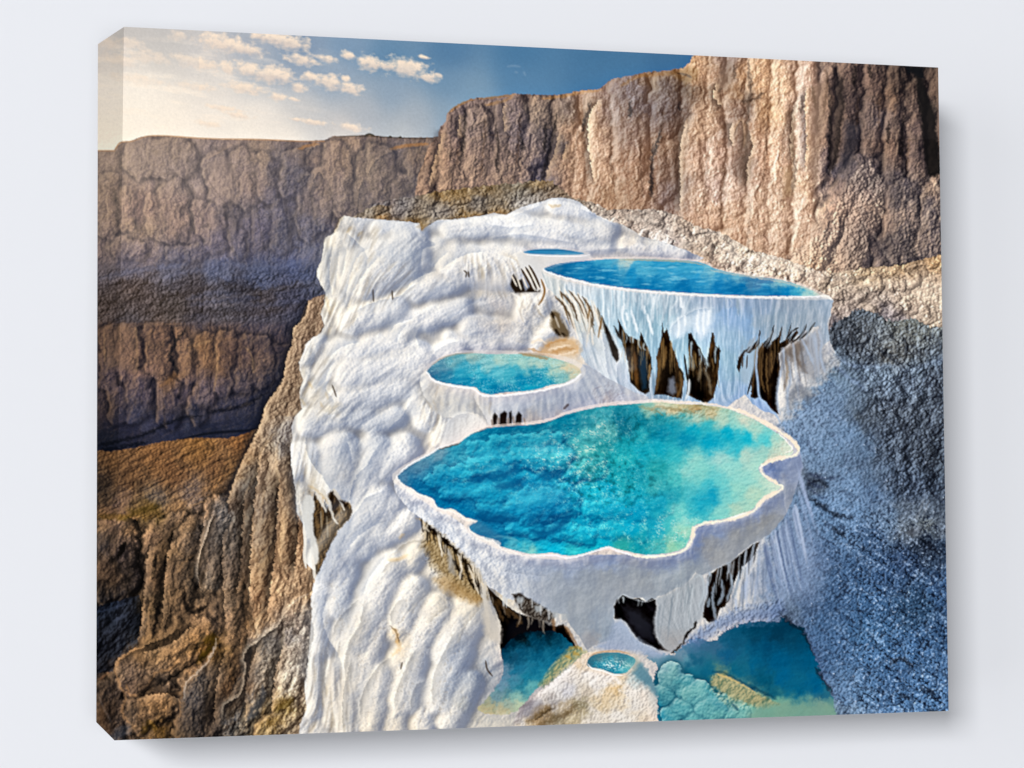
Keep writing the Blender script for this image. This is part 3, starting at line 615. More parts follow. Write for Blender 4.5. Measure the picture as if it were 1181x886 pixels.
CP = '''524,135,518,208,12 552,141,552,202,15 591,124,585,202,17 624,124,619,180,12 501,169,493,213,9 652,124,647,208,13 664,152,669,224,10 691,113,691,230,14 725,105,731,236,20 770,101,767,141,16 759,152,764,224,9 775,169,773,224,8 803,60,798,258,14 826,60,820,150,11 828,160,820,252,12 851,65,848,130,11 852,145,845,252,12 876,60,873,290,14 904,60,896,290,13 932,60,926,297,12 957,90,943,208,8
982,75,977,185,11 1010,75,1005,170,11 1035,85,1032,200,11 1056,100,1060,220,9 1079,85,1081,200,6 993,195,965,250,16 960,255,935,300,16 1000,235,985,303,16 1043,225,1038,290,17 1078,225,1072,285,14 853,255,848,280,11 893,265,887,297,11 605,160,600,205,12 572,170,568,210,12 740,200,745,240,14 700,200,705,240,13 810,220,806,265,13 1015,290,1022,300,12 645,200,655,225,10 538,180,530,212,9'''
pillars(CP, lit, 'fde4c0', '4d3323', .5, .5, .62, 2.6, .5)
pillars(CP, sha, 'cfae8c', '141217', .5, .38, .6, 2.6, .55)
lay(lit*np.clip((blur(RV, 3)-RV)*.16-.1, 0, 1), '5a3c26', .55); lay(sha*np.clip((blur(RV, 3)-RV)*.16-.1, 0, 1), '17151a', .6)
# grass rims
strokes('516,131 530,121 548,114|552,114 575,112 594,109', 2.5, '9a6d3c', .7, 1.5, 1.2)
strokes('560,121 580,117 592,111|625,114 650,111 668,107 694,104|716,100 728,92 742,87|730,88 750,87 770,85 790,82', 3.5, 'a5743c', .65, 2, 1.5)
poly('768,84 785,80 798,76 806,80 804,92 792,96 782,92', '7d5c33', 1.5, 0, .8, 2)
strokes('780,84 790,86 798,90', 2.5, '2e2219', .8, 1.2, 1)
def cliff_details():
    # shaded recesses and cracks
    strokes('572,142 573,155 575,168 573,185 574,198|629,142 629,160 628,175|536,128 536,150 533,175 530,185|640,140 637,160 633,180 628,195 624,212|643,130 640,150|682,118 676,135 672,150|753,165 752,190 751,225|762,150 758,165 755,178|727,115 727,135|783,118 783,128|600,158 604,172', (2, 4), '231f20', .55, 3, 2.5)
    strokes('863,70 864,85 866,105 863,125 862,150 860,175 860,215|916,120 914,145 914,170 917,195 913,225|847,76 847,90|832,102 828,106|880,108 870,114 855,118|925,110 924,130|937,100 941,125|952,80 954,95 950,130', (3, 3), '4a382d', .5, 3, 2.5)
    strokes('971,90 970,110 972,125 968,145 966,170 960,195|1025,140 1024,165|1042,135 1040,160 1040,180|986,75 985,100|1002,75 1005,90|957,100 958,140 957,200', (3, 4), '1b1718', .55, 3, 2.5)
    poly('1046,76 1064,78 1066,90 1058,90 1054,84 1046,84', '17171a', 1, 0, .9, 1.2)
    poly('1057,88 1064,92 1070,110 1078,130 1081,160 1086,200 1078,205 1070,200 1066,175 1063,140 1058,110', '1e1b1b', 2, 0, .85, 2)
    strokes('1080,80 1082,110 1084,150 1085,180', 4, '80695a', .6, 1.5, 1)
    poly('964,92 972,90 972,140 966,185 956,200 960,150', '2a2424', 2, 0, .55, 4)
    poly('975,140 992,145 988,170 980,190 968,200 972,170', '38353c', 2, 0, .5, 4)
    poly('838,70 846,72 846,95 836,104 826,98 832,80', '86705f', 3, 0, .4, 5)
    poly('858,150 862,160 866,200 858,218 850,205 852,170', '7a6455', 3, 0, .45, 5)
    poly('935,98 950,92 956,98 954,150 944,180 940,210 935,190 934,140', '947863', 3, 0, .45, 5)
    poly('904,195 914,190 916,210 914,225 904,228', 'a08261', 3, 0, .4, 4)
    folds('795,130 788,150 784,180 785,210 784,250|863,150 868,170 862,190 861,215|916,120 912,150 913,190|696,110 682,128 678,150 680,180 686,215|845,140 842,155 846,170|826,95 824,112 833,125', 4, 6, .4, .5, 'f6dcb8', '4a3a30', 5, 2.5)
    folds('645,150 640,175 632,195 628,212|930,98 928,125 930,160 928,200|510,148 506,170 500,190 494,215|582,115 580,130 583,155|530,130 528,160|653,165 648,185', 4, 6, .35, .4, 'e3bf94', '3a3234', 5, 2.5)
    fold('845,158 850,145 856,140 858,160 856,172', 3, 3, .3, .4, 'd8b48c', '5a4637')
cliff_details()
# talus fan at the foot of the dark wall
fan = region('958,262 962,240 975,222 985,200 995,190 1003,186 1012,200 1022,215 1022,235 1016,255 1005,270 1000,290 990,312 960,318 930,318 900,300', 2.5)
lay(fan, 'b39e88', .45)
relief(FC*5+FD*3+PB[0]*3+RV*.6, fan, .42, 'f0dcc4', '453c3c', .45, .5)
strokes('968,225 980,210 992,195 1000,188|1010,215 1012,235 1006,250|955,240 962,232 970,228|1000,258 1008,270 1020,290 1030,305|1020,280 1035,272|1046,228 1052,240|1070,205 1078,212 1084,225|1075,238 1062,262', 4, 'e3cbb0', .45, 3, 2)
strokes('1012,255 1000,245 996,260 1006,280 1022,290|1030,215 1045,225 1060,230|1000,250 992,238|1005,282 1020,278 1033,268', 6, '3f3a3c', .55, 4, 3)
dk = cl1*np.clip((XX-1005)/30, 0, 1)*np.clip((YY-185)/20, 0, 1)
relief(FC*4+FD*3+PC[0]*5+GR*.5, dk, .5, 'c5b09a', '27252a', .5, .5)

strokes('817,165 815,200 812,240|838,170 835,210 830,250|795,120 792,160|868,220 864,260 862,290|886,120 884,160 880,210|905,140 902,190 900,240|918,110 916,160 914,200|600,130 598,160 596,190|560,140 558,170 555,205|706,120 704,160 706,210|740,150 739,190 742,230|765,130 762,160|532,150 527,190|668,150 662,180 660,205|946,120 944,170 940,220|990,110 988,150|1015,110 1013,150|1048,160 1046,200', (1.5, 2.5), '4a3527', .55, 2, 3)
strokes('800,200 830,196 850,202|880,262 905,256 925,262|690,180 715,186 740,182|545,160 570,156 600,160|870,175 900,170 930,178|790,240 815,246 838,240', 1.8, '5a4230', .35, 2, 3)
CH = blur(pillows(CP, 2.6), 1)*1.6+.6*blur(pillows(scatter_lobes(cl1, 420, (12, 50), (3, 8), 71), 2.), .8)*.8+pillows(scatter_lobes(cl1, 600, (4, 14), (1.5, 3.5), 72), 1.)*.5+RV*.25+FC*1.2+FD*1.2
lambert(CH, lit, '6a4a36', 'c29f80', 'fbe6ca', .40, .55, (-.75, -.3, .6))
lambert(CH, sha, '1b181c', '6c5c52', 'bda187', .36, .55, (-.75, -.3, .6))
CF = field(CLC, 4.5); _l = CF.mean(-1, keepdims=True)
CF = np.clip((_l+(CF-_l)*.84)*np.array([1.015, .985, 1.03], f4), 0, 1)
retone(cl1, CF, 9, .92)
cliff_details()
lambert(pillows('993,195,965,250,14 960,255,935,300,15 1000,235,985,303,15 1012,215,1010,250,9 980,215,960,245,9 1022,270,1018,300,9 945,280,925,300,10', 3)+FC*3+FD*2.4+PB[0]*3, fan, '3f383a', '9f8c7d', 'efdcc6', .4, .7)
retone(fan, CF, 9, .8)
grade0 = IMG.mean(-1, keepdims=True)
IMG[...] = IMG*(1-lit[..., None]*.5)+(IMG*1.06+.012)*lit[..., None]*.5
# ================= PLATEAU =================
plat = region('''405,252 418,244 430,238 450,237 462,229 478,227 500,222 530,218 570,213 600,211 620,208 636,209 645,216 660,228 690,236 700,242 760,242 785,250 800,260 830,268 870,290 900,297 940,311 960,315 1000,309 1040,306 1070,298 1110,288 1110,440 940,440 940,345 640,320 400,260''', 2)
PLC = '''412,252,8c7a68 425,245,8e8276 440,247,8b6332 455,243,7a7070 470,240,767073 500,240,77706f 480,250,856a48 480,256,7a5a2a 505,228,8c6a3c 530,222,96723f 560,215,84663d 530,232,82694c 550,235,6d6564 520,246,8a7a6c 540,248,8b6632 575,228,7c6a54 600,222,75695a 580,245,9a7446 590,240,7f7468 620,212,82633a 620,228,7d7064 640,222,826a54 650,232,8a7866 570,252,8d6a38 610,236,b5aca4
700,245,85796f 720,246,8c7e74 740,250,7d726a 760,258,8f857e 790,262,8f8073 740,262,a0968f 800,278,b3a89d 780,285,8b8382 765,273,d7d1cd 820,292,ab9e92 812,284,8a7f76 845,300,beb2a5 880,300,c9bcae 860,285,b5a593 920,312,beb0a0 820,308,8f857d 845,312,a09790 930,320,a5968a 900,318,b0a294 810,300,85684a 700,258,b8aea6 960,330,a39586 1000,322,ab9880 1040,312,a18c72 1075,300,a98d6c 1060,312,7c6c5c 1065,325,bfb0a0 1040,330,9a8d82 1000,338,857c76 960,345,857b74 1000,352,a99c8d 1045,345,ad9e8e 1080,345,b8a998 975,360,8b807a 1020,362,5d5a62 1050,358,8d8075 1075,365,9f9284 990,375,4b4c5a 965,375,5a5860 1070,380,8f8578 1040,375,6a6870 1000,345,6f6560'''
lay(plat, field(PLC, 4.5))
hp = LM*.9+LF*.6+FC*5+FD*3+PC[0]*5+PB[0]*3+GR*.5
relief(hp, plat, .5, 'e3d8cc', '2b2626', .42, .5)
PR_ = pillows(' '.join('%d,%d,%d,%d,%d' % (x, y, x+RG.integers(-5, 6), y+RG.integers(-2, 3), RG.integers(3, 7)) for x, y in zip(RG.integers(410, 1090, 300), RG.integers(212, 385, 300))), 2.5)
relief(PR_, plat, .6, 'efe4d8', '2b2626', .4, .55)
lay(plat*np.clip((blur(PR_, 2)-PR_)*.4, 0, 1), '2f2a2a', .4)
v = (PC[2]-.5)*.3+GR*.06
IMG[...] *= (1+v*plat)[..., None]
gr = plat*np.clip(1-np.abs((YY-(232-(XX-480)*.14))/6), 0, 1)*(XX < 650)*(XX > 478)
lay(gr*np.clip(FC+.65, 0, 1), '8f6f42', .5)
gr = plat*np.clip(1-np.abs((YY-(252-(XX-520)*.05-np.clip(XX-560, 0, 99)*.12))/6), 0, 1)*(XX < 640)*(XX > 410)
lay(gr*np.clip(FC+.7, 0, 1), '836538', .55)
poly('425,246 428,237 436,235 446,240 452,246 440,248', '6d686a', 1, 0, .7, 2)
poly('455,243 462,230 475,226 500,228 515,236 520,244 500,250 478,252 462,250', '777276', 2, 0, .65, 4)
poly('545,238 552,228 566,226 580,232 582,238 560,244', '68625f', 1.5, 0, .65, 3)
relief(hp+FC*2, region('425,248 430,235 462,228 515,232 585,228 600,225 640,220 650,228 600,238 560,246 500,252'), .5, 'bdb6b2', '262224', .5, .6)
strokes('735,250 760,262 790,280 810,292 825,300|780,262 800,272 820,284 840,290|940,318 980,322 1020,318|820,310 840,306 860,314|970,365 990,350 1010,348 1040,352', 4, '4b4442', .5, 3, 2.5)
strokes('960,335 1000,328 1040,326 1085,318|1010,345 1050,340 1080,345 1090,352|760,272 800,276 812,280|830,296 880,302 920,312', 5, 'd9cdbf', .45, 4, 3)
poly('1042,330 1052,320 1066,314 1080,318 1090,322 1090,340 1060,336', 'aea296', 2, 0, .6, 4)

PF = field(PLC, 4.5); _l = PF.mean(-1, keepdims=True); _q = np.clip((XX-640)/60, 0, 1)[..., None]
PF = np.clip((_l+(PF-_l)*(.75+.2*_q))*(1+_q*np.array([.16, .12, .09], f4))+.02*_q, 0, 1)
lambert(PR_+pillows(scatter_lobes(plat, 500, (3, 10), (2, 5), 45), 1.5)*.8+FD, plat, '3a3433', 'a59a90', 'f0e4d6', .4, .8)
retone(plat, PF, 8, .95)
lay(plat*np.clip(FB*2+FC+.1, 0, 1)*np.clip((XX-680)/40, 0, 1)*np.clip((960-XX)/40, 0, 1), 'dccfc2', .45)
# ================= BLUE SHADED SLOPE =================
blue = region('''930,372 955,385 962,372 975,366 990,356 1012,362 1030,372 1050,366 1075,378 1110,376 1110,900 860,900 860,430''', 3)
BLC = '''975,385,3e3f4b 965,390,34333c 1015,385,6b6e7a 990,372,62646f 1040,372,8b857e 1060,382,7e7c7a 1085,376,8d857a 1000,400,4b4c55 1040,405,5f5a59 1025,412,6d625a 1060,412,505058 1088,400,4b5060 980,402,383a44 962,385,2e2f38 1000,415,47495400 1080,390,686b74 950,400,8f98a8 958,405,6f84a5 972,418,6d83a8 1000,422,6f86ac 1020,428,7088af 1055,425,6b7f9f 1085,418,6379a0 1045,438,47516a 1080,435,3e4354 1040,450,586581 955,440,7490be 960,430,6b7f9e 965,450,7089b3 960,470,6e8aba 985,465,5d6f8f 1000,478,4a5264 1030,470,474d5f 1045,480,3b404f 1060,470,4e566a 1085,470,485064 1060,500,434b5f 1030,500,454f66 975,500,6d8cbe 950,520,7191c2 1000,520,5f79a5 1015,525,47536c 1040,520,3f485d 1065,520,3a4050 1085,540,2d3443 1020,540,5f749a 940,540,6e8cbd 940,480,7a95c4 930,520,7a96c6
980,560,7090c3 960,575,6f8fc2 1010,570,5c79aa 1030,555,3f4d68 1055,560,3c4a68 1090,560,2c3850 1050,590,6a7590 1075,590,5a657f 1068,605,767a86 1045,610,6f778c 1090,610,5d6780 950,595,6082b5 985,590,6b8cc0 1005,620,41609200 975,620,5a7bae 1062,628,24304a 1090,630,2f4366 1040,645,365080 1020,600,6a84b0 935,550,48536e 940,562,4a5875 930,580,6f8dbf 945,580,5f7fb2 950,640,4f6ea2 980,660,45689d 925,640,7892c4 915,670,6f8abb 1000,700,3f68a0 1060,700,31537f 1090,680,3c5f96 930,700,4f6c9e 900,690,7488ae 910,705,5a6f94 1020,660,3b5c90 960,700,40639800 1085,720,355789 1000,760,4b74ad 1050,780,446aa1 1080,800,4b72aa 950,720,4970a8 980,800,5f84ba 1035,780,3f649a 1060,745,426aa3 1040,820,4c74ad 970,820,6d86ad 960,740,4a70a8 880,700,7f95b8 885,640,8398bf 880,560,8ea4c8 900,480,86a0ce 870,470,94abd2 1000,730,4470a8 930,760,4068a0'''
BLC = ' '.join(t[:t.rfind(',')+7] for t in BLC.split())
BF = field(BLC, 6); _l = BF.mean(-1, keepdims=True); BF = (_l+(BF-_l)*.74)*np.array([.94, .975, .95], f4)
lay(blue, BF)
PB_ = pillows(' '.join('%d,%d,%d,%d,%d' % (x, y, x+RG.integers(2, 9), y+RG.integers(1, 6), RG.integers(2, 9)) for x, y in zip(RG.integers(930, 1100, 420), RG.integers(370, 830, 420))), 2.5)
w = np.clip((XX-930)/80, 0, 1)*np.clip((YY-560)/60, 0, 1)
dkr = np.clip((XX-975-(YY-430)*.25)/35, 0, 1)*np.clip((590-YY)/30, 0, 1)   # dark scree
hb = LM*.9+LF*.8+FC*2.5+FD*2.6+PC[0]*3+GR*.6
relief(hb, blue, .38, 'a9c2ea', '141c2e', .38, .5)
relief(hb+PB[0]*4, blue*np.clip(dkr+np.clip((440-YY)/30, 0, 1), 0, 1), .5, '8b9fc4', '0d0f18', .5, .6)
sp = 1.0*FD+.10*LF+.22*LM+.45*FC+GR*.13-.25*FB
lay(blue*np.clip((-sp-.30)*3.2, 0, 1)*(.12+.88*w), '10182a', .8)
lay(blue*np.clip((-sp-.42)*3.2, 0, 1)*(1-w), '3b4660', .3)
lay(blue*np.clip((sp-.42)*2.2, 0, 1)*(.3+.7*w), 'b9cbe6', .55)
# named dark gaps
strokes('1028,765 1040,760 1052,768|1062,790 1075,800 1080,808|1038,802 1050,806|1070,818 1082,822|930,560 945,555 955,562|935,575 950,585 965,595 985,598|975,620 960,608|1060,620 1075,632 1085,640|1010,400 1040,420 1060,422|960,380 975,392 985,402', 5, '0c111c', .65, 3, 4)
strokes('950,400 975,418 1000,424 1025,422 1045,428|1045,428 1065,422 1090,414|955,412 975,432 1000,450', 4, '8aa0c8', .5, 4, 3)
strokes('930,545 950,552 965,550|930,560 945,572 955,575|928,552 940,560 950,562', 2.2, '2b3550', .6, 2, 2)
poly('1047,614 1058,606 1064,608 1060,618 1052,620', '8d96a6', 1, 0, .6, 2)
poly('1046,614 1052,608 1056,614 1052,620', '33363f', 1, 0, .7, 2)
strokes('1066,575 1060,592 1056,600|1072,578 1064,595', 2.5, 'a3aab5', .5, 2, 1.5)

wl_ = blue*np.clip(np.maximum(w, dkr)+.15, 0, 1)
relief(PB_, wl_, .5, 'c3d2ea', '151c2c', .32, .5)
lay(wl_*np.clip((blur(PB_, 2)-PB_)*.35-.1, 0, 1), '141b2a', .5)
IMG[...] = IMG*(1-(blue*(1-wl_))[..., None]*.5)+blur(IMG, 1)*(blue*(1-wl_))[..., None]*.5
relief(FD*3+FC*2+LM*.8, blue, .5, 'b9cdee', '1b2538', .22, .3)
lambert(PB_+pillows(scatter_lobes(blue, 500, (3, 10), (2, 5), 44), 1.5)*.8+FC+FD, blue*np.clip(np.maximum(dkr, (440-YY)/30), 0, 1), '14151d', '4a4f5e', '9aa6bd', .5, .8)
retone(blue, BF, 12, .75)
lay(blue*np.clip((FD*.9+FC*.5+GR*.2-.75)*2, 0, 1), 'cfdbee', .5)
lay(blue*np.clip((-FD*.9-FC*.7+GR*.2-.8)*2.2, 0, 1)*np.clip(w+dkr+.15, 0, 1), '0f1522', .7)
# ================= WHITE TERRACE =================
TRAV = '''397,249 408,251 420,252 448,254 470,256 484,258 486,266 492,262 504,254 530,253 554,249 570,246 584,248 595,242 604,238 620,234 632,230 640,228 656,229 668,233 678,241 688,248 705,256 718,259 730,266 740,273 760,278 790,288 812,298 800,304 830,315 900,328 945,340 960,345 958,365 954,380 957,395 965,410 985,425 975,445 985,475 975,520 985,560 960,600 940,640 900,700 900,735 950,800 950,850 700,840 500,850 345,850 346,835 354,818 352,800 352,788 355,765 357,746 360,710 359,690 361,677 366,660 358,655 352,648 351,628 350,606 342,590 341,566 336,536 335,515 338,506 336,492 341,480 348,472 346,460 346,448 350,438 346,428 345,418 351,405 352,398 360,390 371,384 374,375 370,362 374,350 376,338 371,330 366,320 366,310 371,300 373,288 374,276 384,270 389,262 393,252'''
trav = region(TRAV, .8, 0)
trav *= 1-region('960,330 1000,330 1110,360 1110,860 955,860 950,800 930,755 900,735 880,700 905,640 925,600 912,575 935,560 960,560 950,520 930,500 948,470 935,440 957,420 962,400', 9, 0, 2)*.0
fadeR = np.clip((np.interp(YY[:, :1], (0, 380, 400, 440, 470, 500, 640, 886), (2000, 2000, 985, 955, 925, 900, 895, 880))-XX-FC*14)/26, 0, 1)
trav *= fadeR
WH = '''398,256,dcd2c0 400,268,cdbfa9 395,262,e8dcc8 405,262,d5cdc4 415,262,c9ccd6 430,262,d5d8df 387,276,d8d4cc 380,290,e3dccf 378,312,e8e1d3 370,318,d9d5cd 375,335,dcd3c2 392,290,dcd8d0 390,320,ece6da 400,300,d9d4ca 405,285,d0cfcf 415,275,dcdde2 425,280,d5dae3 420,295,e3dfd6 430,300,d5d0c7 450,268,cdd3de 470,262,c6cedb 482,264,cfd4dd 500,262,d6dae2 520,265,ccd2de 440,285,c5cfdd 450,290,bac6d8 465,290,b0bdd2 475,300,a9b6cc 490,295,b5c0d2 485,315,aab6ca 495,305,bcc0ca 505,290,cfcac4 500,300,cbc6be 515,300,d0cbc4 508,312,c9c1b8 430,318,f0ece4 410,310,e5dfd3 415,330,ece6db 440,312,e3e4e8 450,325,d6d9e0 465,325,bdc6d5 430,340,e9e6e0 450,342,d9dade 400,345,ece8e0 395,365,e9e6df 385,345,e3d8c4 384,360,e3d9c8 378,380,ddd3c0 480,335,e9e9ec 495,322,ddd9d4 
530,290,e6e8ec 520,310,e9eaee 505,330,d3d8e2 520,340,bcc6d8 545,325,c9cdd7 500,345,cbd2df 480,348,e3e5ea 550,285,dfe3ea 540,270,d4dae4 570,270,e4e6eb 600,260,e6e8ec 560,258,d0d6e1 580,258,d8dce5 620,245,e3e5ea 640,238,dcdee4 660,240,d9dce4 640,262,dde1e9 680,262,d2d8e4 700,268,cfcfd4 660,270,b9c5da 650,282,e9ebef 600,278,eef0f3 620,285,eceef2 680,285,e9ebef 700,282,c6cfde 712,272,d2cac2 725,278,d8c9b8 700,294,e3e5ea 735,290,e6e8ee 760,292,dde1ea 790,296,c5ccda 740,276,c9c5c4 550,300,ebe6e0 530,302,efebe6 570,298,e9e6e3 540,312,e0dbd6 560,312,dedad5 580,310,dfdbd6 590,300,e3e0dc 600,300,e6e3df 545,325,ced3de 565,328,dfdbd7 580,325,e3e0dc 550,338,bfc5d1 575,335,d9d5d0
545,350,aab3c6 560,358,a7aec0 575,352,b2abb0 578,368,bba898 590,350,bcbdc9 598,365,bdbfcb 530,360,cdd3df 520,378,b3bed3 540,375,a9b5cc 565,380,acacb8 590,378,b0adb2 600,345,e3dfd9 610,348,ede9e4 600,355,d9d5cf 628,350,eae5dc 615,362,d5cfc8 620,375,eae7e2 610,385,e9e7e5 590,392,e9eaee 560,390,dfe2ea 560,402,e4e6ec 520,400,e9ebf0 540,392,c8d0e0 500,360,d6dbe5 480,365,e6e7eb 440,365,eeeef0 460,355,eff0f2 440,395,e3e5ea 400,385,eae8e6 420,380,f0eeec 460,395,d5dae4 425,402,b7c1d5 440,398,b5c0d6 410,402,d0d6e2 460,372,d8d9dc 470,385,cdc9c4 465,390,e0dcd6 475,375,e9e9ea 490,378,dcdfe6 500,392,e3e6ec 480,402,d9dee8 480,420,d9dee8 440,415,d2d8e4 420,420,dcdfe7 400,410,e9eaee 385,420,e0dedb 370,410,dcdad7 360,405,cfccc8 375,400,eceae6 355,412,d9d4cc 360,430,c9c3bc 353,435,d6d2cb 358,445,cfc6b5 370,440,e0dedb 375,460,cbc2b4 365,470,ded6c8 380,470,c9b890 385,455,e3e2e2 395,450,dfe0e4 384,432,eeeef0 410,440,e3e5ea 440,440,d7dce6 460,445,dfe3ea 480,440,eeeef1 495,420,f1f0f1 490,450,edebe7 
350,455,ddd5c4 352,465,cfc6b4 400,460,dcdfe6 430,460,d9dee8 420,475,c5cede 400,485,c0cadb 380,480,cdd4e0 360,482,c5cbd6 440,482,aab8d0 425,492,a5b3cc 445,500,9fb0cd 455,480,a9b5cc 460,470,bcc8db 465,460,cfd6e2 480,465,e9e9ea 475,480,e3e4e8 475,500,d6dae2 485,490,e0e1e5 490,470,ede9e1 498,490,ece5d8 505,505,e6ddcd 355,500,e6e7ea 370,495,e3e5e9 345,500,e0dedb 340,520,dddcda 350,530,e3e4e6 360,520,dee0e6 375,515,e6e7eb 385,510,d0d6e2 375,535,d0d6e0 395,520,b2bfd4 410,515,a3b2cc 395,540,aab5c8 400,548,c3c0bc 410,540,b9babf 390,560,b0b9c9 400,568,bfc0c5 410,568,b5b8c2 415,550,9dabc4 420,535,9aaac6 345,555,d6d3cd 350,570,c2b092 355,560,d9cfb9 345,585,e3ddd0 350,600,d9d3c8 357,590,b9c2d0 360,605,c5cad2 355,620,d6cdbd 425,545,d3d9e3 440,530,e6e8ec 455,520,dfe3ea 465,530,e3e6ec 440,550,dcdfe6 450,560,d0d6e2 425,560,e8e8ea 415,580,ecebea 410,590,ece9e4 430,575,cbd2df 450,572,e9ebef 470,545,e6e8ec 455,545,dbdfe7 
445,585,eceef2 425,600,d9dee8 440,600,c5cedd 420,620,c9d1de 400,620,e3e5ea 455,590,e9eaee 470,590,dfe1e7 480,598,dcdcdc 460,605,eeedee 470,620,ece6dc 455,620,ebe9e8 488,605,e9e6e1 480,625,e8dcc6 490,620,e6dccb 470,640,e0d2ba 455,640,e3ddd3 440,625,cfd6e1 430,640,c6cedb 445,655,dcdde2 490,640,dccaa8 480,655,e3ddd2 400,645,e0e3ea 385,660,e3e5ea 415,655,c0c9d9 395,670,d3d8e2 420,675,b9c4d5 410,690,a5b3ca 395,690,b3bfd1 385,710,ccd1db 375,680,dfe2e8 366,690,dcdee3 370,710,dfe1e6 400,705,bac4d4 405,725,b5bfd0 392,735,c5c9d1 385,730,c9ccd2 362,740,e3e4e8 368,765,d6d3d0 372,800,cfcac4 360,790,e0dedb 365,820,dcd6ce 380,750,e6dfd6 385,780,c6bcb0 392,770,bdb3a8 390,800,c6bcae 395,825,cfc4b4 382,820,d9d3ca 398,790,d0c5b5 
430,690,ece9e4 420,700,eeeae3 415,720,e0d3c0 410,735,dccbb0 408,750,c9c9cb 405,755,e9e2d8 440,670,e6e3df 450,690,eae6e2 470,680,ece9e5 480,670,f0ede8 500,672,efe9dd 470,700,e6e4e2 460,715,ece9e6 480,715,e6e4e3 490,700,e3ddd4 510,690,dcc9a8 530,685,cfb384 535,700,e6dcc8 520,705,e9dfce 440,710,eeeae4 440,730,e9e6e1 425,745,ebe8e3 450,725,d8d3cc 455,735,d3b98e 460,748,cfae7c 450,758,e0d0b4 440,765,dedad4 420,770,e6e2dc 480,740,ece9e6 500,725,e6e2dd 490,755,ebe8e4 515,720,e0e0e4 530,715,d6d9e0 525,735,c9cfdb 540,720,dadde3 510,745,d9dde5 520,760,b5c1d6 535,750,9fb0ca 530,780,95a9c8 545,770,8ba0c2 520,790,a5b4cd 505,770,dfe1e6 500,790,ccd0d8 540,800,a3b0c5 415,800,e3dfda 405,830,e0dad0 430,790,e6e3df 445,810,d9d6d2 440,835,d3c8b8 430,845,cfc3b0 450,780,e3e0dc 460,800,e9e6e2 465,825,e0d8cb 475,785,dcd9d6 480,810,e0deda 495,800,c9c9cb 470,832,dcc9a8 490,825,dcdad9 510,820,e3e2e3 530,825,e0dcd8 545,835,dcd5c9 550,822,cfc3a8 580,830,d6cdbb 
560,730,e0d8ca 550,720,e9e2d5 560,710,e6dac4 555,690,cdb387 545,750,c9cdd6 565,745,d0cdca 575,740,cfc6ba 570,760,bcbcc0 560,770,96a5bc 575,775,8294ae 562,790,7f93ae 550,805,97a5b8 540,815,a5a99f
490,430,f2ede6 484,445,f0ece3 500,445,e3dccf 495,460,d8d0c3 505,460,cfc6b8 515,455,d9d2c6 520,472,dedad3 535,465,e0dbd4 545,455,cfc8bf 510,480,e3dfd6 525,490,e9e6e1 540,485,eeebe7 530,505,e9e6e2 515,515,ece9e4 555,480,d6d0c9 560,470,c6bfb5 550,462,d3cdc4'''
def dedup(t): return t
lay(trav, field(WH, 4.5))
def grade(m, sat=1., con=1., piv=1., warm=0.):
    lum = IMG.mean(-1, keepdims=True)
    c = lum+(IMG-lum)*sat
    c = piv-(piv-c)*con+np.array([warm, 0, -warm], f4)
    IMG[...] = IMG*(1-m[..., None])+np.clip(c, 0, 1)*m[..., None]
grade(trav, .6, 1.25, .985, .010)
WF = IMG.copy()
ht = LM*.4+LB*1.3+LF*.15+FC*2.4+FD*1.2+FB*5
relief(ht, trav, .30, 'fff8ee', '8390aa', .50, .42)
relief(LM*.5+blur(LM, 2)*1.2+FC*1.3+FD*1.5, trav, .34, 'fff9ef', '93918f', .25, .25)
relief(FD*1.4+GR*.35+LF*.3+FC*.8, trav, .4, 'fffdf8', '9a9aa6', .14, .18)
tb = trav*np.clip((YY-640)/60, 0, 1)*np.clip((560-XX)/30, 0, 1)
relief(LM*.9+FD*3+FC*2.6+GR*.6+LB, tb, .36, 'fffaf0', '8a8078', .18, .32)
lay(tb*np.clip(-sp-.35, 0, 1), '8e7c66', .8)

LOBES = '''375,293,374,333,11 390,280,387,349,10 405,283,397,355,12 420,315,468,295,28 440,268,480,270,12 505,288,500,302,14 480,332,525,320,16 525,305,595,308,22 464,378,480,368,13 492,367,530,357,13 408,370,455,356,17 364,397,356,408,12 354,433,352,440,8
392,406,378,432,15 408,410,460,398,18 405,432,480,418,22 368,445,371,462,11 392,464,462,443,19 493,418,525,402,14 474,450,493,482,15 500,455,512,505,12 346,519,343,544,9 361,525,371,553,13 393,519,390,562,22 433,519,415,575,19 465,519,437,541,17 360,488,420,475,16 430,490,455,478,14
433,578,380,650,21 449,585,418,632,15 371,669,365,751,13 399,651,390,700,15 402,713,396,738,12 449,657,412,738,19 474,682,462,726,17 437,720,421,764,15 506,704,468,760,17 546,701,518,751,19 562,676,563,720,6 366,730,362,820,9 386,770,384,830,9 408,750,402,840,13 428,746,412,792,14
438,780,428,836,15 480,746,464,808,17 492,792,488,808,9 528,750,508,808,17 540,790,520,830,15 460,810,455,845,12 490,825,486,845,12 600,264,700,270,13 520,268,600,258,11 640,240,680,248,8 560,285,700,284,8 720,282,790,292,8 520,392,570,396,10 545,378,600,385,14 610,352,600,380,11 625,350,615,375,9 640,375,620,395,11 470,600,440,620,13 480,640,462,660,12 505,540,470,560,10 655,252,700,256,6 540,260,560,266,6 600,385,560,400,9'''
PH = blur(pillows(LOBES, 1.3), 1.6)
pm = trav*np.clip(PH/3, 0, 1)
PQ = blur(pillows(scatter_lobes(trav*(YY > 262), 260, (10, 38), (5, 11), 4), 1.5), 1)
PS = blur(pillows(scatter_lobes(trav*(YY > 255), 420, (5, 16), (2.5, 5), 6), 1.), .6)
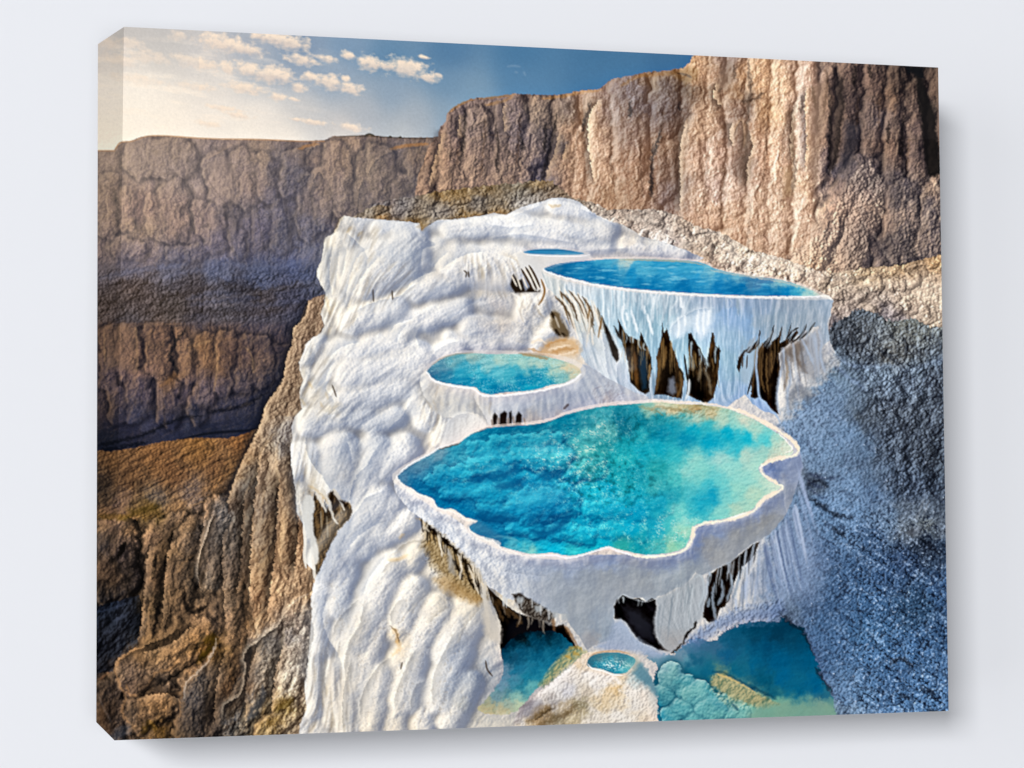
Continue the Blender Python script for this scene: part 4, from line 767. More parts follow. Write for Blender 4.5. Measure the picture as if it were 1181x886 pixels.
lambert(PH*1.5+PQ*.4+PS*.3+FC*1.0+FD*.5+LM*.15, trav, '7c88a2', 'd6d9df', 'fdfaf6', .62, .55)
lay(trav*np.clip((blur(PQ, 3)-PQ)*.3-.1, 0, 1), '8a8784', .15)
lay(trav*np.clip((blur(PH, 4)-PH)*.32, 0, 1), '8b8c94', .5)
relief(PH, pm, .62, 'fff8ea', '7f8899', .48, .50)
lay(trav*np.clip((blur(PH, 6)-PH)*.22, 0, 1), '8f8d8c', .4)
RT = ridged(XX/13+NZ[2]*.5, YY/9+NZ[3]*.5, 4, 570)*3
relief(blur(RT, 1)+FC*1.5, trav, .3, 'fffaf0', '8f95a3', .13, .17)
PH2 = blur(pillows(LOBES, 4.), 3)+LM*.5
relief(PH2+blur(LM, 1)*.8, trav, .3, 'fffaf2', '948f8c', .2, .25)

FZ = np.clip(sum(region(q, 3, 0, 3) for q in ('366,262 440,262 430,300 405,385 372,385 360,320', '528,296 604,296 606,345 545,345', '486,440 545,452 545,500 500,515 484,480', '336,500 356,500 372,560 345,600', '415,322 470,300 480,335 455,352 400,365', '600,340 640,340 620,400 596,400', '360,690 400,760 412,845 350,845', '340,390 380,400 390,480 345,480')), 0, 1)*trav
FZ = blur(FZ, 3)
relief(LF*.5+LM*1.5, FZ, .5, 'fffaf0', 'a0968a', .5, .55)
lay(FZ*np.clip(-LM*.4-.2, 0, 1), 'b5a78f', .5)
bw = blur(trav, 5)*trav
grade(trav*np.clip((705-YY)/60, .6, 1), 1., 1.18, .97)
# overlapping lobes: light edge on the left of travel as seen in the picture
def F(txt, lw=3, dw=6, la=.6, da=.4, lc='fffdf6', dc='8492ac', **kw):
    folds(txt, lw*2.6, dw*2.8, la*.30, da*.5, lc, '8f98a8', **kw)
    folds(txt, lw*1.3, dw*.9, la*.3, da*.5, lc, dc, rough=2., **kw)
F('''396,268 404,272 412,280 420,288 424,300 420,312|440,292 432,302 424,310 416,322 408,334 402,350 398,362|430,284 420,290 410,300 404,318 400,335 398,350|384,280 382,295 380,312 381,330 384,345|392,286 390,300 388,318 388,335|400,284 398,300 394,320|504,312 492,316 480,322 472,328 469,338|560,290 540,293 520,302 508,312|492,276 502,282 488,288 486,300 486,312|518,290 506,300 500,310''', 3.2, 6, .75, .42, 'fffaf0', '8492ac')
F('''408,360 428,350 450,344 462,341 470,334 484,326|416,395 400,398 388,404 378,415|470,374 460,386 458,396|484,402 480,385 490,372|388,415 378,428 374,440 364,450|480,366 468,370 456,374 450,384|494,420 500,408 514,398 530,393|380,440 376,448 382,458 386,466''', 3, 6, .6, .5, 'fffdf6', '8391ad')
F('''445,500 452,490 462,482 470,470 476,460|400,508 404,520 406,535|386,570 378,560 370,548 364,540 356,528 352,510 356,500|405,594 404,570 408,555 414,545 424,536 432,520 444,505|361,677 366,660 372,648 380,630 388,616 400,602 412,588 420,576 432,570 446,565|440,602 425,610 412,620 402,632 394,645|446,640 434,655 424,670 418,690|382,684 376,695 372,712 378,735 390,755 399,783''', 3.2, 7, .8, .5, 'fffdf6', '7f8eab')
F('''384,735 386,722 394,710 404,700 414,690|399,785 397,770 400,750 404,738 414,722 418,705 420,690|396,845 395,820 396,800 400,780 405,760|416,830 415,812 420,795 428,780 440,765 455,756|452,722 450,710 456,698 466,688|456,820 455,805 462,785 470,765 482,745|474,822 474,805 480,790 492,785|500,815 498,800 500,780 508,760 518,740 528,724|376,745 378,760 375,780 376,800|360,690 358,710 362,730 356,760 354,790''', 2.6, 6, .75, .6, 'fffdf6', '8a8680')
F('''452,640 462,630 476,624 490,622|440,660 450,648 462,644|500,680 488,690 480,700 474,712|520,700 506,708 494,720|556,700 545,712 536,725 530,745''', 2.5, 5, .6, .45, 'fffdf6', 'a59578')
F('''484,262 500,256 520,254|560,258 590,262 620,258|590,250 605,244 625,236|560,276 600,270 640,276 670,282|660,292 690,288 730,286|668,240 690,250 715,262|520,330 500,340 490,350|560,345 540,352 528,362 515,370''', 3, 5, .5, .4, 'ffffff', '9aa9c6')
# small openings and stains
strokes('535,312 538,315 537,320|540,313 541,320|452,335 453,346|430,334 431,348|383,444 386,452 388,458|518,480 522,484|464,764 462,772', 1.9, '3c3024', .75, 1.3)
strokes('374,340 378,350 380,362|386,268 392,255 396,250|376,452 378,460|370,464 372,470|356,440 360,448|347,460 352,468|400,268 406,262|412,272 418,268', 2.5, 'c4a060', .28, 3, 1)
strokes('452,724 458,732 458,742|452,756 462,748|456,738 462,746', 4, 'c79a58', .4, 3.5, 2)
strokes('450,722 456,728 461,742', 1.5, '5f4a30', .6, 1.5, 1.5)
stroke('448,646 460,645 470,640', 4, 'cdb184', .5, 3)
strokes('480,598 505,605 520,615|460,622 466,616|500,618 492,630', 3, 'd3a24e', .4, 3, 1.5)
poly('481,262 484,258 494,258 492,262 488,266 484,264', 'a08358', 1, 0, .5, 2)
strokes('633,237 638,238 646,237', 3, 'b09468', .5, 2.5, 1.5)
poly('548,318 560,322 572,318 582,325 586,338 570,338 550,342 546,334', 'ded9d3', 2, 0, .6, 4)
# hollow under the left lobe
hol_ = region('350,560 406,560 408,600 380,665 345,665')
hol = poly('362,570 370,580 376,588 382,580 378,572 384,566 392,575 404,582 406,592 398,604 390,612 386,620 378,636 370,655 364,662 361,640 360,620 357,605 361,590', '3f3122', 1.5, 3, .95, 1)
relief(hA, region('356,565 406,580 404,596 385,620 366,664 354,600'), .6, 'a98555', '120d09', .5, .5)
strokes('364,560 368,574 376,590|372,566 379,580 384,596 389,604|385,566 392,576 397,588', (5, 2), 'cfc8bc', .9, 1.4, 1, taper=0)
strokes('392,580 394,592|370,590 371,610|377,596 378,620', 2, 'a3947c', .6, 1.6)
poly('351,575 358,571 363,580 361,592 362,612 366,628 368,645 363,652 359,640 357,622 351,606 349,590', 'd0cec9', 1, 3, .95, 1.2)
strokes('350,606 352,625 351,640 353,655|360,640 362,655 363,668', 3.4, 'e6dfd4', .95, 1.2)
strokes('384,566 382,574 384,580|392,577 398,582 402,590 400,596', 3, '231a12', .85, 1.5, 1)
strokes('356,560 364,565 372,572 378,580', 3, 'b8935a', .35, 2.5, 1)
F('336,536 341,566 343,590 350,606', 3, 3, .0, .4)

retone(trav*(1-blur(hol_, 2)), WF, 26, .75)
relief(blur(PH, 2)+RT*.15, trav*np.clip(PH/3, 0, 1), .6, 'fffaf0', '76809a', .38, .55)
relief(blur(pillows(LOBES, 1.), 3), trav, .5, 'fff6e8', '7f8698', .2, .3)
# ================= UPPER SMALL POOL =================
P2w = '604,291 612,288.5 628,287.2 645,287.5 660,289.5 673,292 668,293.6 650,294 630,293.6 614,293'
poly('596,293 606,289 628,286 655,287 678,291 684,298 683,304 640,309 630,312 628,320 626,332 622,332 610,322 600,312', 'dfddda', 1, 0, .9, 1.5)
poly(P2w, '2c87b6', .3, 3, 1, .8)
strokes('612,289 640,288.5 662,290', 1.5, '1a6d9c', .8, 1)
stroke('640,292.6 668,293.2', 1.2, '5bb0cf', .7, 1)
F('684,300 676,294 650,295 616,295 606,293', 1.6, 5, .0, .35, 'ffffff', 'a3aec6')
strokes('608,294 640,295.5 670,295.5 680,294', 1.5, 'f7f7fa', .9, 1)
# comb of dark slots
poly('588,328 592,316 597,324 602,322 606,336 612,330 620,337 623,334 622,337 610,337 594,338', '2d241b', .6, 0, .95, 1)
strokes('601,310 608,322 614,334|606,308 613,320 619,334|610,306 617,318 623,332', 2.8, '4a3721', .9, 1)
strokes('604,309 611,322 617,335|609,307 615,320 622,334|590,318 596,330|597,322 601,334|603,320 608,332', 1.8, 'e0d6c8', .9, .9)
strokes('624,322 628,334 626,344 621,352', 2.6, '8a6432', .85, 1.2)
strokes('590,338 600,345 596,358 606,372|620,340 614,350 606,360', 3, 'fbf6ee', .6, 2)
strokes('604,345 600,360 604,372|614,345 608,358|624,345 616,356', 2, 'bfb5aa', .5, 1.5)

# ================= UPPER BASIN WALL (P1) =================
WALL1 = '624,312 640,312 700,330 790,340 880,343 945,343 961,346 958,362 954,372 957,392 950,398 944,376 936,378 922,386 908,398 893,408 880,420 878,440 884,462 896,478 880,474 868,466 860,455 848,462 838,470 820,468 760,460 744,460 738,458 716,452 704,440 688,430 675,418 668,405 668,392 664,380 656,365 648,352 640,340 630,330'
WC = '''630,320,e3dfd8 640,330,dedad2 650,340,d6d0c6 660,350,cfc6b6 655,328,d6d7d9 670,340,d5d6d8 680,345,cfdce3 690,342,d9e6ed 700,345,c3dae6 715,345,bcd5e2 720,360,a3c0d0 740,345,a9c0ce 745,360,94b3c4 770,350,a3b8c6 765,375,98bccb 785,350,a5b5c6 800,348,9fb0c4 820,350,93a5bf 850,350,8a9ebd 880,355,8799b4 910,355,919cad 935,350,98a2b0 950,355,a0a9b8 700,365,d3e3ec 710,375,b9d0dc 730,385,a9c5d2 690,375,cfd3d3 680,365,cdc6b9 675,380,d6d0c6 690,395,dcdad6 700,410,e6e6e6 680,405,dedfe3 690,425,e9e9ec 705,430,dfe1e8 720,440,cdd2de 735,452,c5c9d5 755,420,8aa5b5 752,440,7b8b99 758,450,75879a 755,400,93b3c3 788,395,9cbccb 785,400,93b5c5 790,400,a5c5d2 800,375,d9e6f0 790,380,c9dde9 812,375,cfe0ef 822,370,a5bfe0 840,362,7fa0cf 855,370,7c9ecc 865,385,86a6cb 845,395,8dadc8 830,395,a9c6da 812,405,b5d0dd 835,410,93b3c6 845,425,8fb0c5 840,450,92aecb 850,455,90a9cf 830,462,9eb2cc 860,395,8ba5bb 875,375,8c9db0 890,365,8e9cac 920,370,919ba8 940,370,9aa2af 900,385,8a96a2 862,435,8fa9c0 868,450,92a8c8 878,470,90a6cf 950,385,a0a8b6 955,390,a3abba'''
wm = region(WALL1, .8)
lay(wm, field(WC, 5)); grade(wm, 1.1, 1.15, .98)
relief(LM*1.1+LF*.5+LB*.6, wm*np.clip((860-XX)/80, .3, 1), .38, 'f4fbff', '6f8fa6', .5, .4)
for i, x in enumerate(np.arange(652, 800, 5.2)):
    y0 = 326+(x-652)*.09+RG.uniform(0, 4); L = RG.uniform(12, 40)
    sx = (720-x)*.12
    stroke(np.array([[x, y0], [x+sx*.4+RG.uniform(-1.5, 1.5), y0+L*.5], [x+sx+RG.uniform(-2, 2), y0+L]], f4), RG.uniform(1.5, 4), 'f3f8fb', RG.uniform(.4, .8), 2, .8)
lambert(blur(LM, 1)*1.3+LF*.35+FB*3, wm, '7f98ac', 'b7cbd8', 'f3f9fc', .4, .55)
# front curtain bulge
poly('773,385 776,372 788,364 800,358 815,356 832,356 850,358 862,364 870,376 872,390 862,398 852,408 846,404 834,400 826,392 812,404 800,392 792,384 784,396', 'a7c3dd', 1, 3, .3, 5)
poly('774,384 776,374 786,366 797,362 799,372 792,382 784,390 778,390', 'dce9f3', 1.5, 0, .8, 3)
poly('799,364 808,358 822,356 823,370 816,384 808,392 800,380', 'dfebf6', 1.5, 0, .8, 3)
F('774,392 774,380 780,371 790,364 802,358 815,356 826,356', 2, 4, .8, .3, 'ffffff', '7d9cbb')
strokes('782,366 783,378 781,390|790,364 790,376|806,358 804,372 806,384|812,357 811,372 812,386|818,357 817,366 816,376|746,362 750,376 753,386|728,358 732,372 736,384|722,360 724,370|720,350 718,366 722,380|742,352 744,362|784,342 787,356', 3, 'f6fbff', .75, 2.2, .8)
relief(LF*.8+LM*.4, region('800,385 870,380 860,460 820,465 826,410', 2), .35, 'dbe9f2', '6b88a6', .35, .3)
# caverns
def cave(P, body='211910', bright='8a6437', seed=0):
    m = region(P, .7)
    lay(m, body)
    st_ = blur(LM, .6)*.7+FC*1.2+LF*.3
    lay(m*np.clip(st_*.45-.05, 0, 1), bright, .8)
    lay(m*np.clip(-st_*.6-.1, 0, 1), '080605', .8)
    lay(m*np.clip(1.1-blur(m, 3)*1.3, 0, 1), '75685a', .45)
    lay(m*np.clip(blur(m, 5)*1.6-.75, 0, 1), '0a0706', .5)
    return m
cave('713,368 717,376 721,384 726,388 733,391 737,394 739,383 742,390 745,397 748,403 751,412 752,425 749,438 749,452 744,455 736,450 727,441 725,425 722,408 718,396 714,386')
poly('737,405 744,404 747,420 746,448 741,450 738,430', '22384a', 1, 0, .85, 2)
stroke('732,406 733,425 734,442', 4, '6b4826', .7, 2.5, 1)
stroke('729,412 729,438', 2, 'b08a55', .6, 1.5, 1)
stroke('750,420 748,438', 3, 'b39468', .6, 1.5, 1)
cave('764,373 766,384 769,379 772,388 774,398 779,410 784,424 789,432 788,448 786,460 776,458 764,455 754,456 757,442 758,425 757,412 761,398 763,388', '2e2318')
poly('770,425 776,436 779,456 766,455 764,440', '100c0a', 1, 0, .8, 2)
strokes('761,412 760,430 757,450|784,428 786,444 782,457|768,400 765,425', 3.5, '8b6c42', .6, 2.5, 1)
poly('772,437 777,435 780,452 776,456 770,452', '8b93a3', 1, 0, .7, 2)
cave('794,385 797,384 801,392 806,400 811,410 815,415 818,403 821,384 823,384 825,398 828,402 829,399 831,405 829,422 828,438 823,458 815,466 802,460 792,455 793,440 796,418 794,400', '2a2016')
poly('795,425 802,432 810,442 814,460 800,458 793,450', '0b0807', 1.5, 0, .85, 2)
strokes('807,412 808,425 806,440|812,425 818,440 820,455|799,415 799,428', 3.5, '9c8f78', .5, 2.5, 1)
strokes('797,410 800,425|814,418 818,422', 4, 'a9bcc2', .45, 2.5, 1)
strokes('789,409 791,424 793,440', 2.4, '231b13', .95, 1)
strokes('795,438 794,452 790,462', 3, 'd3dade', .9, 1.5)
poly('694,364 698,373 702,380 707,392 713,404 714,414 711,418 706,410 702,396 698,384', '1f1811', .5, 0, .95, 1)
poly('708,376 713,382 716,392 712,388', '1f1811', .5, 0, .95, 1)
cave('888,388 892,376 893,375 892,384 888,396 898,388 902,376 902,384 899,396 906,392 913,373 912,380 908,392 919,381 921,384 914,393 904,402 898,408 900,425 898,445 896,462 898,478 890,474 884,464 876,458 871,460 866,458 867,440 872,418 874,404 880,396', '1d1510', '6f5232')
cave('852,412 858,404 868,398 874,392 876,381 877,383 876,396 872,402 864,408 860,406 856,414 853,430 850,424', '1d1611', '5f452c')
strokes('870,405 869,425 866,440 862,455|908,390 914,382 921,378|918,392 926,384 930,374|922,392 932,383 940,372|912,396 924,388', 2.4, '1c1510', .9, 1)
strokes('878,412 878,435 882,452|884,408 884,430 886,455|890,405 890,430', 2, '8a6a42', .55, 1.5, 1)
poly('862,410 868,404 874,402 873,415 868,432 862,445 856,440 854,428 858,418', '9db2c4', 1, 0, .9, 2)
strokes('857,412 856,424|862,410 861,425', 1.6, '3c2b1f', .8, 1)
strokes('874,402 872,420 874,440 876,458 886,470 896,480 900,488', 2.6, 'a3bad6', .9, 1.6)
poly('898,412 906,402 918,394 930,388 945,378 950,395 952,420 940,440 925,430 915,415 905,420', '7b7f8a', 2, 0, .6, 4)
poly('900,405 912,398 922,392 930,396 922,410 930,430 918,420 908,410 903,425', '6a5848', 2, 0, .6, 3)
strokes('904,402 903,420 898,440 896,465 900,478|908,415 912,435 908,455 910,480|944,380 948,395 946,410 952,430|925,392 932,405 938,420', 3, 'a9b6c9', .8, 2.2, 1)
strokes('906,412 908,430 904,450', 3.5, '7d6a55', .6, 2, 1)
poly('918,440 930,450 940,458 932,466 920,455 912,470 908,460', '5b626f', 3, 0, .6, 4)
drips('716,380 726,388 738,394 748,404', 9, (10, 40), (1.2, 2.6), 'a98a5c', .6, 0, 21)
drips('716,380 726,388 738,392 748,402', 7, (6, 16), (1.5, 3), 'b9cdd6', .8, 0, 22)
drips('760,398 768,390 774,396 782,412', 8, (10, 40), (1.2, 2.6), '94774c', .6, 0, 23)
drips('795,394 803,400 812,412 822,400 829,405', 8, (6, 20), (1.5, 3), 'b5cad6', .8, 0, 24)
drips('795,400 812,418 828,410', 10, (12, 40), (1.2, 2.4), '8c7148', .6, 0, 25)
drips('850,404 868,392 880,388 900,380 925,376 942,372', 26, (8, 20), (1.3, 2.6), '9aa8b6', .8, -.45, 26)
drips('872,400 884,396 900,392', 9, (20, 60), (1.5, 3), '7a6040', .55, -.05, 27)
drips('900,405 915,398 930,390 946,382', 14, (20, 60), (2, 4), 'aab5c6', .5, .12, 28, 2.2)
drips('900,410 915,402 930,394 946,388', 11, (16, 50), (1.5, 3), '5f5a5a', .45, .12, 29, 2.2)
drips('640,332 655,336 670,342 690,352', 18, (16, 46), (1.4, 3), 'f3ece0', .75, .30, 30)
drips('644,338 660,344 675,350 690,358', 14, (14, 40), (1.2, 2.4), '6d5434', .7, .30, 31)
drips('650,328 690,334 740,338 800,342 860,345', 34, (8, 34), (1.5, 3.4), 'eef5f9', .5, .03, 32, 2)
drips('650,330 700,336 760,341 830,345 930,347', 34, (8, 40), (1.5, 3), '7f97ab', .4, .03, 33, 2)
# drips left of the caverns
strokes('640,342 650,352 658,366 664,382|646,336 660,352 666,370|656,335 668,350 676,368|666,340 674,356 680,372 679,384|672,342 682,360 684,375', 2.6, '5a4329', .8, 1.8, 1)
strokes('644,340 656,356 662,375 667,392|652,336 664,352 670,372|660,336 672,354 677,374|676,350 680,372 676,400|686,352 690,372 694,392|682,378 684,398', 2.4, 'f1e9dc', .85, 1.6, .6)
poly('635,362 640,358 645,362 650,372 657,384 656,389 646,388 640,384 635,376', '6b5940', 1.5, 0, .9, 2)
strokes('636,360 640,368|648,384 654,390|640,380 646,388', 3, '2a2016', .8, 2, 1)
strokes('640,365 645,378|650,368 655,380', 2.2, 'c9bfb0', .7, 1.5)
strokes('692,376 690,390|680,356 678,368|694,366 692,380', 2, '8a6a40', .8, 1.5)
# fluted apron under the wall
F('704,440 700,425 698,410 696,395 694,382|716,452 712,440 712,425 714,415|668,405 672,395 670,382|730,430 724,420 718,400|690,432 680,425 672,418', 3, 5, .7, .4, 'ffffff', '8f9db8')
# ochre ledge
poly('626,400 632,392 645,389 660,390 668,396 670,405 664,412 650,415 634,412 618,408', 'd6b184', 2, 0, .85, 3)
strokes('630,400 640,394 655,392|636,408 648,403 662,402|610,402 625,408 640,414', 3, 'b98a55', .55, 2, 2)
strokes('632,404 645,400 658,398|640,410 655,408 666,404|612,396 622,392 630,396', 2.5, 'f5e3cb', .7, 2, 1.5)
strokes('598,408 615,408 628,411 630,413', 2.5, '7f6844', .7, 1.5, 1)
poly('640,412 660,408 672,414 676,425 668,428 660,420', 'e3d3bd', 1.5, 0, .7, 3)

# ================= UPPER BASIN WATER (P1) =================
def sparkle(m, col, a, sx=9., sy=3.2, th=.72, seed=90, sk=0.):
    q = 1-np.abs(pn((XX+YY*sk)/sx+NZ[0]*.5, YY/sy+NZ[1]*.5, seed))*2
    q2 = 1-np.abs(pn((XX+YY*sk)/(sx*.55), YY/(sy*.55), seed+1))*2
    lay(m*np.clip((np.maximum(q, q2*.93)-th)/(1-th)*1.2, 0, 1)*np.clip(.6+FB*1.5+FC, 0, 1), col, a)
W1P = '627,311 634,307 645,304 660,302 680,300.5 700,299 722,298.5 745,299 770,300 795,301 812,304 825,310 840,314 870,319 895,322 915,327 932,333 946,340.5 930,341.5 900,341.8 870,341.3 840,340.3 800,338.3 770,336.5 744,334.5 720,332.2 698,329 680,326 664,322 648,318.5 636,315'
s1 = '''632,311,2a6c95 640,308,3b7ba0 650,312,1a6d9e 670,305,2a86b3 680,315,1877aa 700,303,4fa6c6 700,315,1a80b2 700,325,1474a8 730,303,3e9dc4 745,311,4fa8c8 760,306,3398c2 730,318,1f8abb 750,328,1279ae 740,333,1373a6 780,305,3a9bc0 780,315,3a9cc6 800,318,2c94c4 800,306,4aa5c6 790,330,1576ab 820,312,79b5c5 825,320,3f97c0 850,318,6aa9c0 860,324,4b80a4 880,326,5584a8 850,333,1171a8 830,330,1a7db4 880,333,2a83b4 900,326,85b5bf 905,335,1680b6 890,340,1272a8 925,331,a5c6c0 920,337,3fa0c0 935,338,a5c9c6 943,340,d9d3c0 725,300,b9c9c4'''
w1 = region(W1P, .4, 3)
lay(region('624,312 630,307 645,302 680,298 722,296 770,297 812,301 830,311 870,316 915,324 945,336 958,343 950,346 880,345 800,342 740,338 690,332 650,324 630,318', .6, 3), 'e4dfda', .55)
lay(w1, field(s1, 4, 1.9)); grade(w1, .95, 1.1, .5)
relief(fbm(XX/22, YY/4, 4, 300)*6+LM*.3, w1, .5, '8fd0e2', '0b5c90', .3, .3)
lay(w1*np.clip(fbm((XX+YY*2)/26, (YY-XX*.12)/5, 4, 310)*2.4-.45, 0, 1)*np.clip((YY-301)/4, 0, 1)*np.clip((333-YY)/5, 0, 1), '86c8dc', .6)
stroke('715,299.5 745,300 790,302 812,306', 2, 'b8b09a', .7, 1.3, .6)
strokes('627,311 640,317 664,323.5 698,330.5 744,336 800,340 870,343 946,342.5', 1.6, 'f4f6fa', .9, 1.3, 1.4, taper=0)
strokes('946,341 954,342 960,346', 2.5, 'f5eee6', .95, 1.2)
strokes('820,312 850,317 880,321|860,318 900,325 935,335', 2, 'd9cdbb', .5, 1.5, 1)

# ================= MIDDLE LEFT BASIN (P3) =================
WALL3 = '492,426 486,432 484,442 486,452 490,462 500,474 512,482 522,482 535,478 545,476 556,480 562,488 566,493 576,491 592,491 610,489 630,487 645,482 655,478 668,475 690,472 706,467 728,466 746,463 748,458 730,452 716,444 700,436 686,426 672,420 666,434 650,444 620,452 575,456 545,450 510,443'
s3w = '''490,440,f0ece4 498,452,d6cdbf 508,462,c9c0b2 520,455,e3ddd2 516,470,dedad2 530,470,d9d3c9 540,460,dedad3 550,468,c2bbb1 548,476,cfc9c0 530,450,e9e5de 545,453,e9e6e1 556,470,d0cac2 563,480,dfdbd5 566,465,c5cad6 580,462,cfd5e1 575,478,a8b0c0 600,462,bcc5d6 600,480,9fa9bc 625,458,aab6cc 630,475,97a3ba 615,485,a39d9c 650,455,9fabc3 655,470,95a2bd 675,440,b5bfd0 672,458,9ba8c4 690,455,a9b1c4 685,468,a5b3cf 700,445,bdc5d4 715,460,b9c2d6 660,445,d0d6e2 735,460,bfc3cc 700,460,aca6ae 640,485,a39e9d'''
m3 = region(WALL3, .7)
lay(m3, field(s3w, 5)); grade(m3, .75, 1.2, .98)
relief(LM*.9+LF*.5+FD*.7, m3, .32, 'eef2fa', '7f8ba3', .35, .35)
lambert(blur(LM, 1)*1.0+FB*5+FC*1.2, m3, '8c93a6', 'c3c6cd', 'f3eee6', .4, .6)
F('546,450 548,462 554,472 560,482 564,492|484,440 488,455 496,465', 3, 5, .6, .4, 'fbf8f3', '9d9488')
strokes('492,462 498,472|500,462 504,474|566,462 564,478|505,445 502,458', 2.5, 'b5aa9c', .4, 2, 1)
W3P = '492.5,428 498,422 506,416 516,411 528,408 545,407.5 565,408.5 590,408.5 610,408.5 628,411 645,415 660,420 669,427 668,433 660,437 655,440 645,443 635,444 622,448.5 608,451 596,452 584,452.5 575,454 566,455 558,453.5 552,450.5 549,447 538,446 525,444 510,441 499,437 493,432'
w3 = region(W3P, .5, 3)
lay(region('488,430 494,420 506,413 520,407 545,404 600,405 635,408 660,414 675,424 672,436 650,446 600,455 565,458 545,451 500,441', .8, 3)*(YY < 450), 'e9e4de', .45)
s3 = '''497,430,3f6f90 505,424,5d8fa5 520,414,7fa8ac 512,435,2f7d9e 525,422,4f9fb3 530,430,2f9db9 540,420,3fa0b8 545,412,9ab5ae 550,432,3fb0c5 560,418,7fbcc0 575,415,a5c6bc 560,440,1190b3 575,448,0f7ea5 590,430,3fa8bc 600,418,a0c8be 600,440,0f86ac 615,437,1288ab 620,420,a9c5b8 625,430,3a9fb2 635,441,2f9eb6 640,425,b0c9b8 655,425,d3c7a6 650,435,7fb5b5 663,431,c9c2a8 610,447,1aa0be 575,430,5cb9c8 540,440,1488ac 525,438,1f86aa'''
lay(w3, field(s3, 4, 1.9)); grade(w3, .95, 1.1, .5)
relief(fbm(XX/16, YY/5, 4, 320)*6+LM*.6+LF*.3, w3, .5, 'a5dde2', '0b6c90', .35, .35)
sparkle(w3, 'c9eef0', .35, 8, 3, .78, 95)
strokes('492.5,430 500,438.5 512,443 528,446 546,448.5 551,453 560,456.5 575,456.5 596,454.5 622,451 640,446.5 656,442 665,436 670,432', 2.4, 'f3f2f3', .95, 1.1, .8, taper=0)
strokes('498,421 508,414 524,409 545,407|600,408 628,411', 1.6, 'a39a8a', .6, 1.2, .6)
strokes('602,409 618,411 630,414 632,412', 3, 'a58a62', .7, 1.6, 1)
stroke('655,421 664,424 670,430', 4, 'dccdb0', .7, 2, 1)
for q in ('569,478 571,476 574,480 573,490 569,491 568,484', '577,478 582,474 585,477 584,483 585,491 576,491 576,484', '587,476 590,474 591,483 590,490 587,489', '595,480 598,475 602,479 601,490 594,491'):
    poly(q, '1b1614', .5, 0, .95, 1)
strokes('567,484 568,492|575,482 575,493|586,482 586,492|592,480 593,492|604,482 606,490', 2, '8b7f76', .8, 1.2)
strokes('650,472 654,468 656,466', 3, '4a4246', .7, 1.5)
relief(FC*3+FD*2, region('682,448 700,440 722,455 712,468 688,468', 2), .6, 'd6dae6', '847a86', .4, .5)
poly('510,500 514,490 522,480 532,476 545,477 556,483 562,492 548,500 536,508 520,514 508,516', 'ebe8e4', 1, 3, .9, 2)
F('508,512 510,500 518,486 530,478 546,477', 2.5, 6, .7, .4, 'fffdf8', 'a7a9b4')
relief(LM+FD*2+FC*1.5, region('508,515 514,488 540,476 562,492 525,512', 1), .4, 'fffdf8', 'a09c9c', .4, .35)

W4P = '''458.5,549 462,544 468,539.5 474,536 486,529 498,523 504,519 514,516 528,512 536,506 544,500.5 556,496 562,494 578,492 604,490.5 620,489 636,485 652,478.5 670,474 688,470 708,467.5 730,466 748,464.5 765,464 780,466 800,466.5 820,468 840,472 856,478 870,484 884,492 893,498 902,503 908,509 913,516 915,521 912,525 906,527 898,528.5 888,531 880,534.5 875,539 876,544 880,549 886,554 893,558 900,561 897,565 892,568.5 884,572 876,577 872,583 867,588 858,592 848,595 836,598 826,600 818,600.5 812,603 803,605 798,610 797,616 794,624 790,631 782,635 772,637.5 758,639.5 744,640 730,637.5 722,635.5 711,633 702,630 694,632 684,635.5 674,638 664,640.5 654,641 646,639.5 636,637.5 626,638.5 616,639 606,638 597,635.5 586,632.5 577,630 578,626 570,622 560,619.5 552,617 545,613 541,608 546,604 551,601.5 546,599 538,597 532,593.5 526,589 520,586.5 510,587 503,583 500,576 492,572 484,569.5 479,566 474,562.5 468,560 462,556'''
